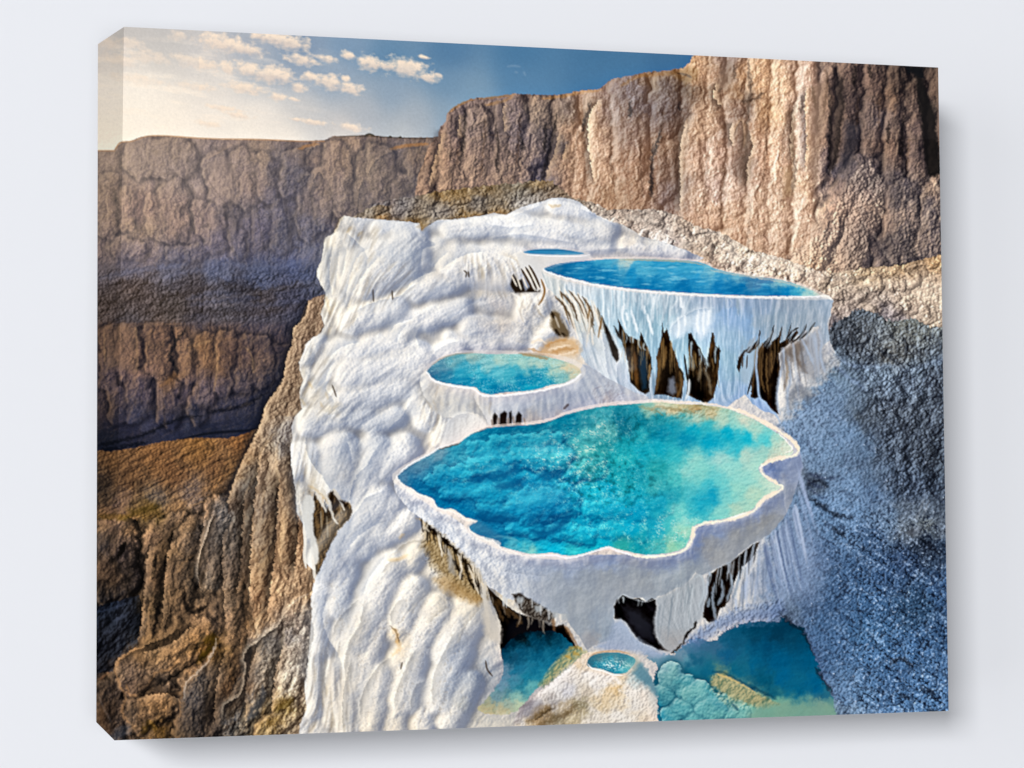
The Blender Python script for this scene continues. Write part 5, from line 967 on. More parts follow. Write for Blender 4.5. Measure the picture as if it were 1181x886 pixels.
# ================= MAIN BASIN WALL (P4) =================
WALL4 = '''458,548 454,556 456,566 462,576 474,590 486,598 498,612 510,622 524,632 538,646 546,656 554,670 562,676 570,680 576,684 584,690 592,692 600,690 612,693 622,698 630,703 637,707 645,708 652,708 656,718 662,727 668,734 677,750 686,744 692,742 705,738 709,730 708,715 708,698 712,691 718,686.5 722,688 728,690 736,689 742,690 745,693 756,690 760,687 766,686 772,683 780,678 788,677 796,668 802,660 808,664 816,661 830,654 844,648 854,638 866,628 876,623 886,617 896,607 906,594 914,576 920,558 926,540 922,515 905,500 860,505 800,600 744,640 620,640 540,610 474,562'''
W4C = '''456,556,eceaea 463,572,dfe0e6 475,575,eeeef2 490,590,e6e8ee 505,600,e9eaef 500,610,dcdee3 520,620,e3e4e8 530,615,eeeff2 545,640,dedfe2 560,645,e6e5e6 555,662,dedbd8 575,650,d3d6de 570,672,d3cfcc 580,680,cfd0d2 590,650,c3cad8 585,665,ccd2df 600,655,b3bed2 600,680,bbc3d0 620,655,a7b4cc 620,640,c9cfdc 640,650,a3b1cb 650,645,dcdfe8 660,655,a5b3cd 620,680,b3b9c4 640,690,b1b8c2 690,640,97a8cb 700,648,8fa2c8 675,665,9ca4b0 700,665,a3a8ae 680,690,b0b6bc 735,655,a2a8b0 750,650,939fb8 770,645,8a9abc 740,670,a7aaac 720,680,a9acb0 760,675,abb2b8 790,640,7f92bb 800,625,8397c2 800,610,8499c5 820,610,869ac3 815,630,9a9ba0 830,640,a7a39f 800,655,a5acb2 780,665,a9b3ba 850,600,8d9ab8 850,620,a09f9f 870,610,a2a19f 870,590,8a9cc6 880,600,a5a29e 890,580,8f9dc0 900,560,a0a9c0 895,600,a3a19f 900,590,b3b5bf 905,620,a8adba 910,570,9aa2b3 885,540,6d88c0 892,548,7b90c0 900,530,92a3cc 915,540,9daacc 922,530,a0aed0 905,640,9ba8bf 690,715,a9b6c4 700,730,98aabd 670,720,a9b0b6 680,740,b5aeaa 660,700,b0b5ba 740,640,8c9bbd 640,665,a9b0bb'''
w4w = region(WALL4, .8)
lay(w4w, field(W4C, 6)); grade(w4w, .8, 1.22, .98)
ll = np.clip((640-XX)/60, 0, 1)
stripe0 = lic(blur(RG.standard_normal((H, W)).astype(f4), 3), (N2[0]*0-1, N2[1]*0), 26)
_wc = IMG*np.array([.985, 1., 1.02], f4); IMG[...] = IMG*(1-w4w[..., None])+_wc*w4w[..., None]
relief(LM*.9+LF*.5+FD*1.8+FC*1.2+GR*.3, w4w*ll, .42, 'fffdf8', '868b9c', .5, .55)
relief(blur(stripe0, 2)*1.2+FB*5, w4w*(1-ll), .34, 'dfe3ea', '6a7488', .28, .30)
stripe = lic(blur(RG.standard_normal((H, W)).astype(f4), .7), (N2[0]*0-1, N2[1]*0), 22)
lay(w4w*(1-ll)*np.clip(stripe*.3, 0, 1)*np.clip((YY-640)/20, 0, 1), 'cfcac2', .18)
lay(w4w*(1-ll)*np.clip(-stripe*.3, 0, 1)*np.clip((YY-640)/20, 0, 1), '7e8894', .2)
dw_ = np.zeros((H, W), f4)+99
_s, _sd = shape(W4P, 0, 40, 2); dw_[_s] = -_sd
lip = w4w*np.clip(dw_, 0, 99)
relief(np.clip(dw_, 0, 16)*-.55+FC*1.5, w4w*(dw_ < 18)*(dw_ > 0), .5, 'e8eaf0', '717e98', .38, .35, (0., -1.))
lambert(blur(stripe0, 2)*1.6+FB*7+FC*.8+np.clip(16-dw_, 0, 16)*.35, w4w*(1-ll), '6f7a90', 'a3aab4', 'd3d8de', .3, .6, (-.6, -.5, .6))
lambert(blur(stripe0, 2)*1.2+FB*6+FC*2+FD*1.2+blur(pillows(scatter_lobes(w4w, 120, (4, 18), (3, 7), 81), 1.), 1)*.7, w4w*ll, '8f97a9', 'd6d9df', 'fdf8f0', .55, .7)
lay(w4w*(1-ll)*np.clip((dw_-14)/30, 0, 1), '9aa0a8', .22)
relief(blur(FC, 1)*4+LM*1.2, w4w*(dw_ < 14), .4, 'f4f2f2', '6f7fa6', .35, .35)
fr_ = w4w*(YY > 545)
lay(fr_*np.clip(1-np.abs(dw_-4.5)/4, 0, 1)*np.clip(.75+FC, 0, 1)*(.35+.65*ll), 'fbf6ef', .85)
lay(fr_*np.clip(1-np.abs(dw_-13)/5, 0, 1)*np.clip(.7+FC*1.2, 0, 1), '8b90a2', .34)
lay(fr_*np.clip((dw_-20)/25, 0, 1)*ll, 'b9b9bd', .25)
F('920,520 925,535 922,555 916,572|906,560 904,580 910,600 905,625', 2.5, 5, .4, .35, 'dfe6f4', '6b7fae')
F('630,665 600,662 575,658', 1.5, 3, .2, .3, 'ffffff', '8a8f9c')

# ================= MAIN BASIN WATER (P4) =================
w4 = region(W4P, .5, 2)
S4 = '''464,550,5f7f9a 475,543,4d7593 488,537,5f8aa2 505,525,7f98a5 480,555,1a6490 500,545,1c7ba0 500,556,1477a0 510,535,3f93ab 530,520,3b8fa8 545,508,3a93ac 550,520,2a9ab4 525,545,1a8fb3 540,530,4fb0c0 560,535,38a5bd 515,560,1a86ac 500,568,0d6590 520,575,0e6a95 540,552,1f95b5 560,548,1c7fa8 585,535,0d6c96 590,540,0b6690 570,525,2b9fb8 570,510,1d84a0 560,500,157795 590,497,0a6684 620,495,0a6480 650,488,12758f 605,508,1f8aa5 600,520,4ab2c2 625,515,6fc0c8 640,525,63bcc2 620,530,3fadc0 610,540,1a8bb0 640,540,3a9fb2 640,508,3b98a8 670,520,5cb0b0 680,500,65b0b0 675,485,2f8695 695,478,4fa0a8 700,495,6fb0ac 715,485,0f6a80 730,475,2d8a9a 720,495,0d6478 745,470,8fb5a5 740,485,0f7588 760,480,1a8595 760,470,d3cbb0 775,474,cfbf9a 790,478,4fa5a8 785,468,c9b288 800,470,bf9868 800,482,b5c9b5 820,475,c9b48c 830,483,b9cdb8 850,490,a3cfc0 870,497,b5cfbc 860,482,d6d3bd 815,492,3fadb5 840,500,13a5bb 800,495,12a0b5 820,510,13a0b8 860,505,20b0c2 880,508,5fc4c6 895,515,c3d3be 905,518,dcd9c6 880,520,a5c9bb 895,525,cfccb8 850,518,3fb5c0 860,526,b5cdbd 830,528,a9cfc5 790,505,108aa5 775,490,1590a5 760,500,0f7f98 740,505,2a9aa5 700,510,2f8d92 720,515,1f9aa5 690,525,3a9c9c 680,540,5aa8a0 700,545,1a929c 720,530,2aa5ac 740,520,1c9fb0 760,515,1aa0b2 780,525,3aaeb5 
800,530,95ccc0 790,545,8fcac0 780,550,4fb3b2 810,545,8acabf 840,540,9dd0c4 870,540,b3d3c2 860,552,9bcdc0 885,556,bfd3c0 893,561,d9dbc8 830,555,6fc2c0 815,560,4fb5bc 850,565,9bcdbd 870,570,b9cfb8 840,575,7fc5bf 820,572,1f9cb5 810,580,2aa5b8 850,588,b5cbb5 830,590,8fcbc0 800,590,3fadb8 785,590,6fc3be 770,600,4fb5b8 790,600,9fd3c5 755,605,1f9db5 790,612,a5cfb8 780,620,6dbfb5 775,630,9cc5a8 760,630,4fabab 740,625,1f93a0 750,615,2aa5b5 725,610,0fa0bd 735,590,0d93b3 760,580,1a95ad 775,570,2d9caa 755,560,3f9fa5 735,570,1a9aae 735,545,1a8fa0 760,540,2d9ba0 720,560,2a9ca5 700,560,0f9ab5 690,572,20acc0 705,585,1aa5c0 715,630,3f9f98 700,622,19a5be 680,610,10a0c0 680,625,1aa5b8 660,632,3fb0b8 660,600,17a5c0 665,585,20b0c8 660,560,2a9fb8 645,570,0d6c9a 655,590,0b6593 640,600,0b5f8d 625,605,0b628f 630,585,0f78a5 615,575,2595b8 600,575,2a9abb 595,588,1a8fb5 610,592,0f75a2 640,555,1f8fb0 625,552,1a8ab0 600,560,1583ac 585,560,2a9dba 570,570,1f97b8 555,580,2095b5 545,570,1583a8 550,588,0f6f9a 560,597,0e6895 575,597,0c628f 590,600,1173a0 530,565,1380a8 535,580,0b628f 555,565,1a8cb0 580,548,1f90b3 600,548,1585ab 548,610,4d84a3 560,612,1c6a93 575,620,0d5f8a 590,610,1580a8 605,607,1a8fb3 600,622,1593b5 590,628,5fa5b3 610,634,95c0b5 625,625,1ba5c2 640,618,109cbf 640,632,1aa8c5 620,612,148ab0 575,608,1878a0 650,615,12a0c0'''
lay(region('''452,549 458,542 472,533 498,519 514,513 530,507 545,497 562,491 604,487 636,482 652,475 688,466 730,462 770,461 800,463 840,469 866,478 888,488 905,498 916,510 923,519 920,526 905,530 888,534 880,538 884,548 895,557 904,561 900,568 885,575 875,587 860,596 830,604 806,608 801,620 796,632 780,640 744,644 700,634 655,645 616,643 575,634 540,614 530,598 505,590 474,567 456,558''', .8, 3), 'eae4de', .6)
lay(w4, field(S4, 4.5, 1.9, 3)); grade(w4, 1.0, 1.15, .42); W4F = IMG.copy()
# billowed floor seen through the water
bil = worley((XX+YY*.5)/26+NZ[2]*.5, (YY-XX*.12)/15+NZ[3]*.5, 33)
bil2 = worley((XX+YY*.4)/11+NZ[2]*.5, (YY-XX*.1)/7+NZ[3]*.4, 34)
hw = -bil[0]*9-bil2[0]*4+FC*2.2+FD*1.0
PW = pillows('''548,538,592,534,11 574,550,604,552,8 554,568,588,568,12 558,588,584,590,10 602,584,648,580,19 598,526,648,530,13 608,556,636,558,9 512,550,540,546,10 592,608,620,612,9 518,568,544,564,9 570,512,640,508,9 660,545,690,540,10 500,556,520,560,8 640,612,680,618,10 680,590,720,586,10 740,588,770,584,9 700,612,740,615,8 545,516,575,522,7''', 2.5)
wl = w4*np.clip((720-XX)/60, .3, 1)
WB = blur(PW, 1)+blur(pillows(scatter_lobes(w4, 150, (8, 26), (4, 9), 14), 2.), 1)*.6+FC*.8
lambert(WB, w4*np.clip(PW/4, 0, 1)*np.clip((730-XX)/60, 0, 1), '034a76', '1288ae', '4cc3d8', .62, .55, (-.5, -.7, .55))
lambert(WB, w4*np.clip((760-XX)/60, .2, 1), '056088', '1a95b5', '62cbd6', .3, .5, (-.5, -.7, .55))
relief(PW, wl, .5, '4cc0d8', '04406e', .45, .62, (-.5, -.86))
lay(wl*np.clip((blur(PW, 4)-PW)*.3, 0, 1), '04507c', .5)
relief(hw, wl, .3, '5cc8dc', '053f6c', .25, .35, (-.45, -.9))
relief(fbm(XX/9, YY/4, 4, 340)*4+FD*2+GR*.3, w4*np.clip((800-XX)/150, .35, 1), .4, '7fdbe2', '045274', .2, .34, (-.4, -.9))
wx = w4*np.clip((XX-690)/60, 0, 1)
relief(fbm((XX-YY*.5)/14, (YY+XX*.25)/5, 4, 350)*5+FD*2, wx, .3, 'c9f0e6', '0a7a92', .16, .16, (-.4, -.9))
cau = np.clip(1-np.abs(pn((XX+YY*.3)/8+NZ[0]*.7, (YY-XX*.2)/4+NZ[1]*.7, 360))*3.2, 0, 1)**2
cau2 = np.clip(1-np.abs(pn((XX+YY*.3)/5+NZ[0]*.5, (YY-XX*.2)/2.6+NZ[1]*.5, 361))*3., 0, 1)**2
zone = (np.exp(-(((XX-645)/75)**2+((YY-530)/28)**2))+np.exp(-(((XX-690)/60)**2+((YY-565)/30)**2))*.8+np.exp(-(((XX-540)/45)**2+((YY-548)/18)**2))*.35
        + np.exp(-(((XX-735)/60)**2+((YY-610)/22)**2))*.9+np.exp(-(((XX-780)/30)**2+((YY-615)/16)**2))*.8+np.exp(-(((XX-700)/40)**2+((YY-495)/22)**2))*.8+np.exp(-(((XX-600)/40)**2+((YY-570)/16)**2))*.3)
lay(w4*np.clip(zone, 0, 1)*np.clip(cau+cau2*.5, 0, 1)*np.clip(.35+FC*1.4, 0, 1), 'e9ecdc', .62)
lay(w4*np.clip(cau2+cau*.5, 0, 1)*np.clip(.15+FC, 0, 1), 'bfeeee', .16)
dots = np.clip((GR*.35+FD*1.3-1.2)*2.5, 0, 1)
lay(w4*np.clip(zone*1.1, 0, 1)*dots, 'f3ead9', .4)
dark = np.exp(-(((XX-690)/55)**2+((YY-550)/32)**2))+np.exp(-(((XX-720)/40)**2+((YY-490)/22)**2))+np.exp(-(((XX-730)/40)**2+((YY-560)/25)**2))*.7
lay(w4*np.clip(dark, 0, 1)*np.clip(-FC*1.5+FD*.5-.1, 0, 1), '0a5560', .75)
retone(w4, W4F, 9, .6)
for q in ('545,553 570,551 582,548 595,542 594,536 590,532', '556,585 560,595 572,598 588,597 592,590', '604,610 616,616 632,616 648,608 655,598 655,588', '575,560 600,557 606,552'):
    fold(q, 5, 9, .0, .0)
for q in ('535,534 560,524 590,522', '556,545 575,541 592,545', '530,572 560,562 588,563', '600,574 625,566 648,572', '598,588 612,578 640,576', '600,524 630,518 660,524'):
    stroke(q, 9, '3cbcd8', .38, 8, 2)
for q in ('541,555 560,551 580,548 594,541 592,535', '550,588 560,596 575,598 590,596', '612,612 628,615 645,608 655,596', '570,561 592,559 604,553', '620,548 640,548 650,545'):
    stroke(q, 9, '065585', .72, 6, 2)
strokes('555,622 572,619 590,621 600,626|560,545 575,540', 2, '8fc9cf', .35, 2, 1)
lay(w4*np.clip((520-XX)/40, 0, 1)*np.clip((548-YY)/12, 0, 1), '6f8a9c', .35)
relief(fbm((XX-YY)/10, YY/4, 4, 370)*5+FD*2, w4*np.exp(-(((XX-800)/45)**2+((YY-476)/9)**2)), .5, 'efe6cc', '6b5a3c', .5, .6)
strokes('737,468 748,472 760,469 775,472 800,476|800,471 810,468 822,472|752,472 765,479', 3, '8f8058', .45, 2.5, 2)
gr_ = w4*np.clip((XX-760)/50, 0, 1)
IMG[...] = IMG*(1-gr_[..., None]*.5)+IMG*np.array([.86, .95, .98], f4)*gr_[..., None]*.5
# rim lips
strokes('840,470 860,477 880,487 898,497 910,506 920,516 921,521 914,526 902,529 889,532.5 879,536.5 877,541 880,547 888,553 897,558 902,561.5 898,567 888,572 879,577 874,584 868,590 856,594.5 842,599 826,602.5 815,603 806,606.5 800,611 799,618 796,626 791,633 783,637.5 772,640 758,642 744,642.5 728,640', 2.4, 'fbeedd', .95, 1.1, 1.6, taper=0)
strokes('850,472 866,479 882,487 900,497|905,500 918,512 921,520|906,526 890,531 880,535|884,550 898,558|898,566 882,575 872,585|866,590 850,597 836,600|800,608 798,622', 4.2, 'f6e6d4', .9, 1.6, 1.5)
strokes('752,463 775,464 800,464 825,467 842,471', 1.6, 'efdcc8', .8, 1.3, 1.5, taper=0)
strokes('728,640 712,635.5 702,631.5 692,634 680,638 664,642.5 654,643.5 640,640.5 626,641 614,642', 2, 'e8ecf4', .95, 1, .8, taper=0)
strokes('898,500 908,510 914,518 905,523|880,536 876,540|840,598 860,592|760,641 744,641', 1.6, 'fffaf2', .95, 1, .8)
strokes('458,549 466,541 478,533 498,522.5 506,517 528,511', 2.2, 'efeeee', .9, 1.1, .8)
strokes('506,518.5 520,514.5 532,511', 2.2, '4b4a48', .55, 1.2, .8)
strokes('545,500.5 562,493.5 580,491 604,490', 1.5, '8a8a88', .5, 1.2, .8)
poly('541,607 546,603 552,602 560,606 568,611 578,618 580,625 576,628 566,622 552,617', '40789c', .8, 0, .55, 3)
for q in ('458,551 466,561 478,568 488,573 500,578 504,586 518,589 526,592 536,599 547,601', '541,610 548,617 560,622 574,627 577,633 590,636 606,641 626,641'):
    stroke(q, 1.6, 'f6f3f0', .8, 1.6, 1.8, taper=0)
relief(FD*3+GR*.4, region('728,638 800,606 870,586 900,562 880,545 905,530 922,520 905,500 880,487 840,470 840,474 900,505 875,540 900,560 870,590 800,608 740,646', 1), .4, 'fffaf0', 'b39c84', .2, .3)

# ================= CAVES UNDER THE MAIN BASIN =================
strokes('484,598 496,612 510,624 524,636 538,650 548,662', 3, 'c9ab78', .6, 2, 1)
# brown hollow between rim and left flank
poly('492,606 502,612 514,622 526,634 540,646 552,662 558,676 562,690 552,694 540,688 526,682 518,668 508,662 498,650 494,640 486,630 490,620', '8f7448', 3, 0, .8, 5)
relief(FC*4+FD*3+RT, region('486,604 500,606 540,644 566,690 540,694 500,670 486,634', 3), .5, 'e8d8b8', '2a1e10', .45, .5)
strokes('492,606 504,616 516,628|510,620 524,634 536,648 546,660|520,645 528,655 534,668|536,650 540,665 548,680|548,668 554,682 560,690', 4, '17110b', .85, 2.5, 2)
strokes('505,618 508,630 510,642|516,632 520,646 518,656|528,638 532,655 530,668|540,652 546,668 552,685|514,628 512,640', 2.4, 'd9cdb9', .85, 1.4, 1)
poly('515,634 520,634 524,650 526,664 518,660 516,645', '9a958e', 1, 0, .7, 2)
poly('500,668 514,664 526,672 540,682 556,690 550,698 530,690 512,682', 'a88450', 2, 0, .6, 4)
cv = cave('562,676 568,683 576,690 584,698 592,704 600,708 612,712 624,716 634,722 642,722 650,720 656,730 660,738 666,748 662,756 640,762 600,768 582,762 577,748 577,732 578,722 573,708 566,692', '0b0a0b', '3a2a1a')
poly('590,716 602,712 625,716 640,722 650,730 655,745 640,755 600,760 580,752 578,738', '0a0b0f', 2, 0, .9, 3)
strokes('572,690 580,700 588,712|582,700 592,708 600,716 596,722|570,692 576,706 580,716', 4, '5b452c', .7, 3, 2)
poly('590,686 600,684 612,692 622,698 632,704 640,710 637,718 625,716 612,712 602,706', '2a221c', 1.5, 0, .85, 1.5)
relief(FC*5+FD*3, region('590,686 612,690 642,708 637,720 606,708', 1), .7, '8f8a84', '0f0c0a', .7, .7)
for x, y in ((600, 692), (620, 702), (640, 709), (651, 711)):
    poly(f'{x-3},{y-3} {x+3},{y-3} {x+4},{y+2} {x},{y+4} {x-3},{y+2}', 'a9aeb2', .8, 3, .8, 1.5)
strokes('638,714 639,724 639,734|652,722 658,732 666,745', (4.5, 2), '7a5a3c', .7, 2.5, 1)
strokes('560,672 559,690 562,710 564,730|555,672 557,690', 4.5, 'cdc6bb', .9, 2, 1)
poly('558,694 564,690 570,706 578,726 577,742 566,738 558,730 556,712', 'c5bdb2', 1.5, 0, .85, 3)
# cave pool
P5 = '''577,752 582,745 592,736 602,730 622,728 640,728 652,736 660,744 664,748 656,754 648,764 640,772 634,782 626,790 616,797 608,808 600,818 585,824 566,824 552,820 552,815 560,808 566,800 574,790 580,778 580,764'''
s5 = '''600,732,021218 630,732,04202c 640,738,0a3a4f 620,742,07405a 590,745,04293a 600,755,0e5270 585,760,15506c 620,755,0b5a7a 640,750,0f5f7d 655,746,1a6078 600,770,1d7090 620,768,15708f 632,762,186f8c 585,775,5a8199 575,785,6f8ea5 590,785,3f849c 610,782,1a7a96 625,780,2a859a 600,792,2b7d92 615,792,5fa5a8 585,800,4a828f 570,805,70919a 595,805,7fb0a8 565,815,a39f80 580,818,b5ab88 600,815,b3bda0 585,810,9aa898 560,822,c0b08a 575,824,cfc5a8'''
p5 = region(P5, 1.5, 2)
lay(p5, field(s5, 4, 1.9)); grade(p5, .9, 1.1, .45)
relief(fbm(XX/12, YY/5, 4, 380)*4+FD*1.6, p5, .35, '5fb5c5', '03283a', .25, .3)
poly('662,746 670,748 676,752 668,760 656,768 646,776 636,786 628,792 622,790 630,780 636,770 644,760 650,754', '9a9c74', 1.5, 0, .9, 3)
relief(FC*5+FD*3, region('664,744 678,752 650,774 626,794 620,790 640,762', 1), .7, 'd9cf98', '3a6d6a', .5, .6)
strokes('654,750 664,746 672,750|660,752 668,756|652,756 660,760', 3, 'b58f3c', .5, 2, 1.5)

# right cave
cave('708,700 711,692 718,686.5 724,689 730,690.5 738,690 744,694 752,690 756,692 757,704 756,720 757,735 764,745 772,751 760,750 750,745 738,740 730,730 722,718 716,714 709,714', '0c0b0e', '2f2e38')
poly('720,702 735,705 752,720 755,740 738,736 726,718', '2a2c38', 2, 0, .6, 4)
strokes('708,697 718,686 728,690 744,694 758,690', 1.2, 'd3dae0', .5, 1)
# hanging pillar and curtains to the right
poly('756,690 768,686 782,678 792,672 804,660 812,668 816,690 811,710 802,722 792,730 786,742 780,750 775,753 768,750 760,742 755,730 754,715 758,700', 'a4aab1', 1.2, 0, .95, 2)
relief(LM*.9+LF*.6+FC, region('756,690 800,662 816,690 795,728 775,753 755,730'), .45, 'd3dbe0', '5d6b76', .45, .5)
poly('760,728 790,733 778,750 768,748', '8f8580', 3, 0, .35, 8)
strokes('786,742 780,750 774,753|800,724 792,732 787,745|796,728 790,735|803,716 800,726', 2.6, '17130f', .85, 1.6, 1)
cave('816,664 828,656 842,649 856,638 868,628 876,625 872,636 866,646 856,654 850,664 846,674 842,690 836,700 830,702 826,716 818,718 811,712 812,700 816,685', '1c150f', '5a4028')
strokes('824,672 822,690 824,706 826,718|832,668 834,684 828,698|842,660 844,676 838,694|818,690 816,700|856,652 852,668 846,690', 3.4, '8b99a8', .8, 1.8, 1)
strokes('800,668 808,664 812,680 806,700', 2.4, 'b5bfc6', .6, 1.5)
strokes('866,640 862,660 858,690|876,635 874,660 870,695|888,640 886,670 886,700|848,690 850,705|898,640 900,670 905,700', 3.5, '9fb0cc', .5, 3, 1)
strokes('860,655 856,680 856,700|870,655 866,690|880,655 880,690', 2.4, '4d596c', .5, 2, 1)

drips('816,664 830,655 846,648 858,638 870,628', 13, (12, 34), (2, 4.5), 'a7b1bd', .85, -.12, 5)
drips('816,668 836,656 856,642 872,630', 12, (10, 30), (1.2, 2.4), '14100c', .8, -.12, 6)
drips('845,690 860,672 876,650 890,645', 12, (16, 40), (1.5, 3), '5c6a80', .5, -.05, 7, 2)
drips('845,690 860,672 876,650 895,645', 12, (16, 40), (1.5, 3), 'b3c0d8', .5, -.05, 8, 2)
drips('566,690 580,694 592,704 612,714 634,720', 9, (5, 14), (1.5, 3), '8f8578', .7, 0, 9)
drips('574,684 592,693 612,694 636,707', 9, (5, 12), (2, 4), 'c9ccce', .7, 0, 10)
drips('712,690 728,691 744,695 756,692', 5, (2, 6), (1.5, 2.5), 'b9c2c8', .8, 0, 11)
drips('486,600 500,612 520,630 540,648 556,668', 16, (8, 22), (1.5, 3), '1b140d', .75, .1, 12)
drips('488,602 504,616 522,632 542,650 556,668', 12, (6, 18), (1.5, 3.2), 'ded3c0', .8, .1, 13)
drips('760,700 775,690 792,680 806,672', 9, (20, 50), (1.5, 3), 'c9d1d6', .45, -.15, 14, 2)
drips('760,700 775,690 792,680 806,672', 8, (20, 50), (1.5, 2.5), '66727e', .45, -.15, 15, 2)
poly('876,630 900,606 918,590 935,610 950,650 940,690 900,700 868,700 862,670', '93a4c2', 5, 0, .5, 14)
drips('880,626 896,612 910,596 920,580', 22, (24, 80), (2, 4.5), 'b9c6de', .5, .22, 91, 2.4)
drips('880,630 896,616 910,600 920,584', 18, (24, 80), (1.5, 3), '5b6c90', .45, .22, 92, 2.2)
drips('918,535 922,550 920,565', 8, (30, 70), (2, 5), 'a9b8d6', .4, .3, 93, 3)
# ================= LOWER RIGHT POOL (P6) =================
P6 = '''758,766 748,760 742,752 752,750 764,754 776,756 786,746 796,738 806,736 822,740 836,728 852,720 870,716 890,718 904,714 916,720 926,724 932,738 936,750 944,766 946,780 956,795 962,808 964,840 740,850 750,800'''
s6 = '''750,755,7f93a5 765,762,6d8ea0 780,755,6a8698 795,748,46708b 800,760,1e5c76 785,768,56889a 775,778,6fa3a6 768,790,5a929a 760,800,1a5f76 755,780,2a6578 745,770,5d8594 760,820,1f7f9a 775,800,3f8a98 790,785,2a7f90 800,778,1d6b82 805,795,6fb0b0 820,800,3f94a0 790,800,6aa6a5 785,815,3f929f 800,815,5fabb0 830,812,2f7f90 820,785,1a667a 815,775,17607a 830,782,8d9168 850,795,a3a37f 845,805,7f9f8a 870,805,a0ab8b 860,815,76b5a8 890,812,6fa898 830,825,6fb5ae 900,818,7fa795 930,815,739c90 950,815,7f9a90 840,755,17587a 820,745,38637f 850,735,15526e 870,728,0d455f 900,728,0d415a 920,735,0e4862 880,745,0a4e6e 900,760,085c80 870,765,0c5b7c 850,775,155f78 880,785,0c5872 900,780,0a6388 930,760,0b5c7e 925,745,0c506e 940,790,0a6287 920,795,0f6584 950,805,2f6d84 890,797,1d6478 870,790,1d5c70 780,735,6b80a0 800,735,4f6f92'''
p6 = region(P6, 3.5, 0)
lay(p6, field(s6, 4.5, 1.9)); grade(p6, 1.0, 1.1, .35)
relief(fbm(XX/16, YY/7, 4, 390)*4+FD*1.2, p6*np.clip((XX-810)/20, .2, 1), .3, '3f9ab8', '042f48', .2, .3)
DM = pillows('774,780,776,784,13 792,792,788,796,11 764,800,766,803,11 798,800,806,801,14 786,815,790,817,12 815,815,824,818,15 773,826,776,828,10 846,822,852,824,12 800,828,806,830,10 838,806,842,808,7', 1.5)
lay(blur(p6*np.clip(DM/7, 0, 1), 1.5)*p6, '74aaaa', .4)
relief(DM+FC*1.5+FD, p6*np.clip(DM/3, 0, 1), .55, 'bfe0da', '0b465e', .75, .85, (-.5, -.85))
lay(p6*np.clip((blur(DM, 4)-DM)*.35, 0, 1)*np.clip((860-XX)/20, 0, 1), '0c4a60', .65)
poly('822,779 830,777 845,784 862,795 880,803 900,812 880,818 862,812 845,806 832,797 820,790', '9c9a74', 2, 0, .85, 2)
relief(FC*5+FD*3+PC[0]*3, region('820,777 845,784 900,812 880,820 840,815 815,795', 2), .6, 'd6cf9f', '23584f', .5, .55)
strokes('826,777 842,783 858,791 872,799', 2.2, 'cdb67c', .7, 1.4, 1.2)
strokes('822,775 835,776 850,784 870,794 895,806|845,812 852,820', 3, '0f4256', .6, 2.5, 1.5)
poly('880,812 900,808 930,814 962,812 964,840 860,840 862,822', '80a795', 2, 0, .7, 5)
lay(region('940,805 962,806 964,840 930,840', 4), '7fa596', .4)
# blue ground sloping into the pool
poly('708,716 716,715 724,722 732,734 744,742 758,750 770,754 760,758 748,756 735,752 715,751 692,750 686,746 700,738', '9aa8bf', 1.5, 0, .9, 3)
relief(FD*2+FC*2, region('700,716 760,750 745,756 690,750', 2), .35, 'c5d0e0', '5d6d88', .4, .4)
poly('786,744 800,730 815,722 830,712 845,705 870,700 900,695 905,705 895,716 870,718 850,720 830,728 815,738 800,742', '6f85ab', 4, 0, .7, 5)
relief(FC*4+FD*3+PC[0]*4, region('786,744 815,720 850,700 905,690 905,712 850,722 810,740', 3), .5, 'a3b8dc', '26324a', .45, .5)
strokes('898,705 905,712 915,722 924,726 932,740 938,755|940,770 950,785 960,800', 4, '16202f', .6, 3, 3)

# ================= FRONT MOUND AND TINY POOL =================
MND = '''588,842 594,828 600,816 608,808 618,800 628,793 640,784 650,775 660,768 668,760 676,753 690,751 712,751 730,756 737,760 742,765 748,775 754,790 758,805 759,840'''
md = region(MND, 2.6, 0, .6)
sM = '''592,836,cfc9c2 600,820,a8a0a0 608,815,8a8488 620,808,e3deda 640,796,e9e5e1 655,782,e3dcd6 668,768,dcc6a6 665,775,e9e0d6 675,775,f0ebe6 655,800,cfcdd2 640,810,a9a3a2 650,812,b5a48c 630,820,8c7454 620,828,a58a66 610,835,cfbda2 640,830,8f8268 660,815,b39f7c 660,830,c5b594 675,800,d3c6b5 670,812,8f8468 685,790,e6dfd8 700,785,eee8e1 700,800,e3cba6 710,795,e0bf8c 695,810,d9c3a0 715,805,e3d0b3 725,800,ebe3da 735,815,e3dcd4 730,795,efe8df 690,825,dfd6ca 715,825,e6dfd6 740,825,dccdb8 750,815,e3d9cc 680,835,d9d0c4 740,800,eadfd3 755,800,e0d5c8 735,780,9fb9be 730,768,a5bfc5 738,765,d5d3cd 742,775,7f9ba8 748,785,5d8192'''
lay(md, field(sM, 5))
relief(FC*4+FD*3.4+LM*.8+GR*.5, md, .42, 'fffaf2', '6e6664', .45, .5)
poly('600,826 604,814 612,806 620,806 628,812 620,822 608,828', '8c8a92', 2, 0, .55, 3)
strokes('608,834 622,824 636,816|618,840 640,828 655,822|650,828 665,812', 5, '5d4a30', .55, 4, 2.5)
strokes('618,830 632,820 640,816', 2.5, '3d2f20', .6, 2, 2)
strokes('620,802 634,792 648,780 662,768|690,780 680,790|705,778 718,790', 4, 'fbf8f4', .6, 3, 1.5)
lay(md*np.clip((XX-728-(YY-760)*.35)/14, 0, 1), '8ea3ad', .5)
poly('730,760 734,760 740,766 750,780 758,796 759,806 752,798 744,788 736,782 729,776', '5b8797', 1, 0, .8, 2)
P7 = '677,767 678,761 683,756 691,753.5 702,752.5 715,753 727,756.5 733,761 731,767 726,772 722,776 712,777.5 703,775.5 696,772.5 688,771 681,770'
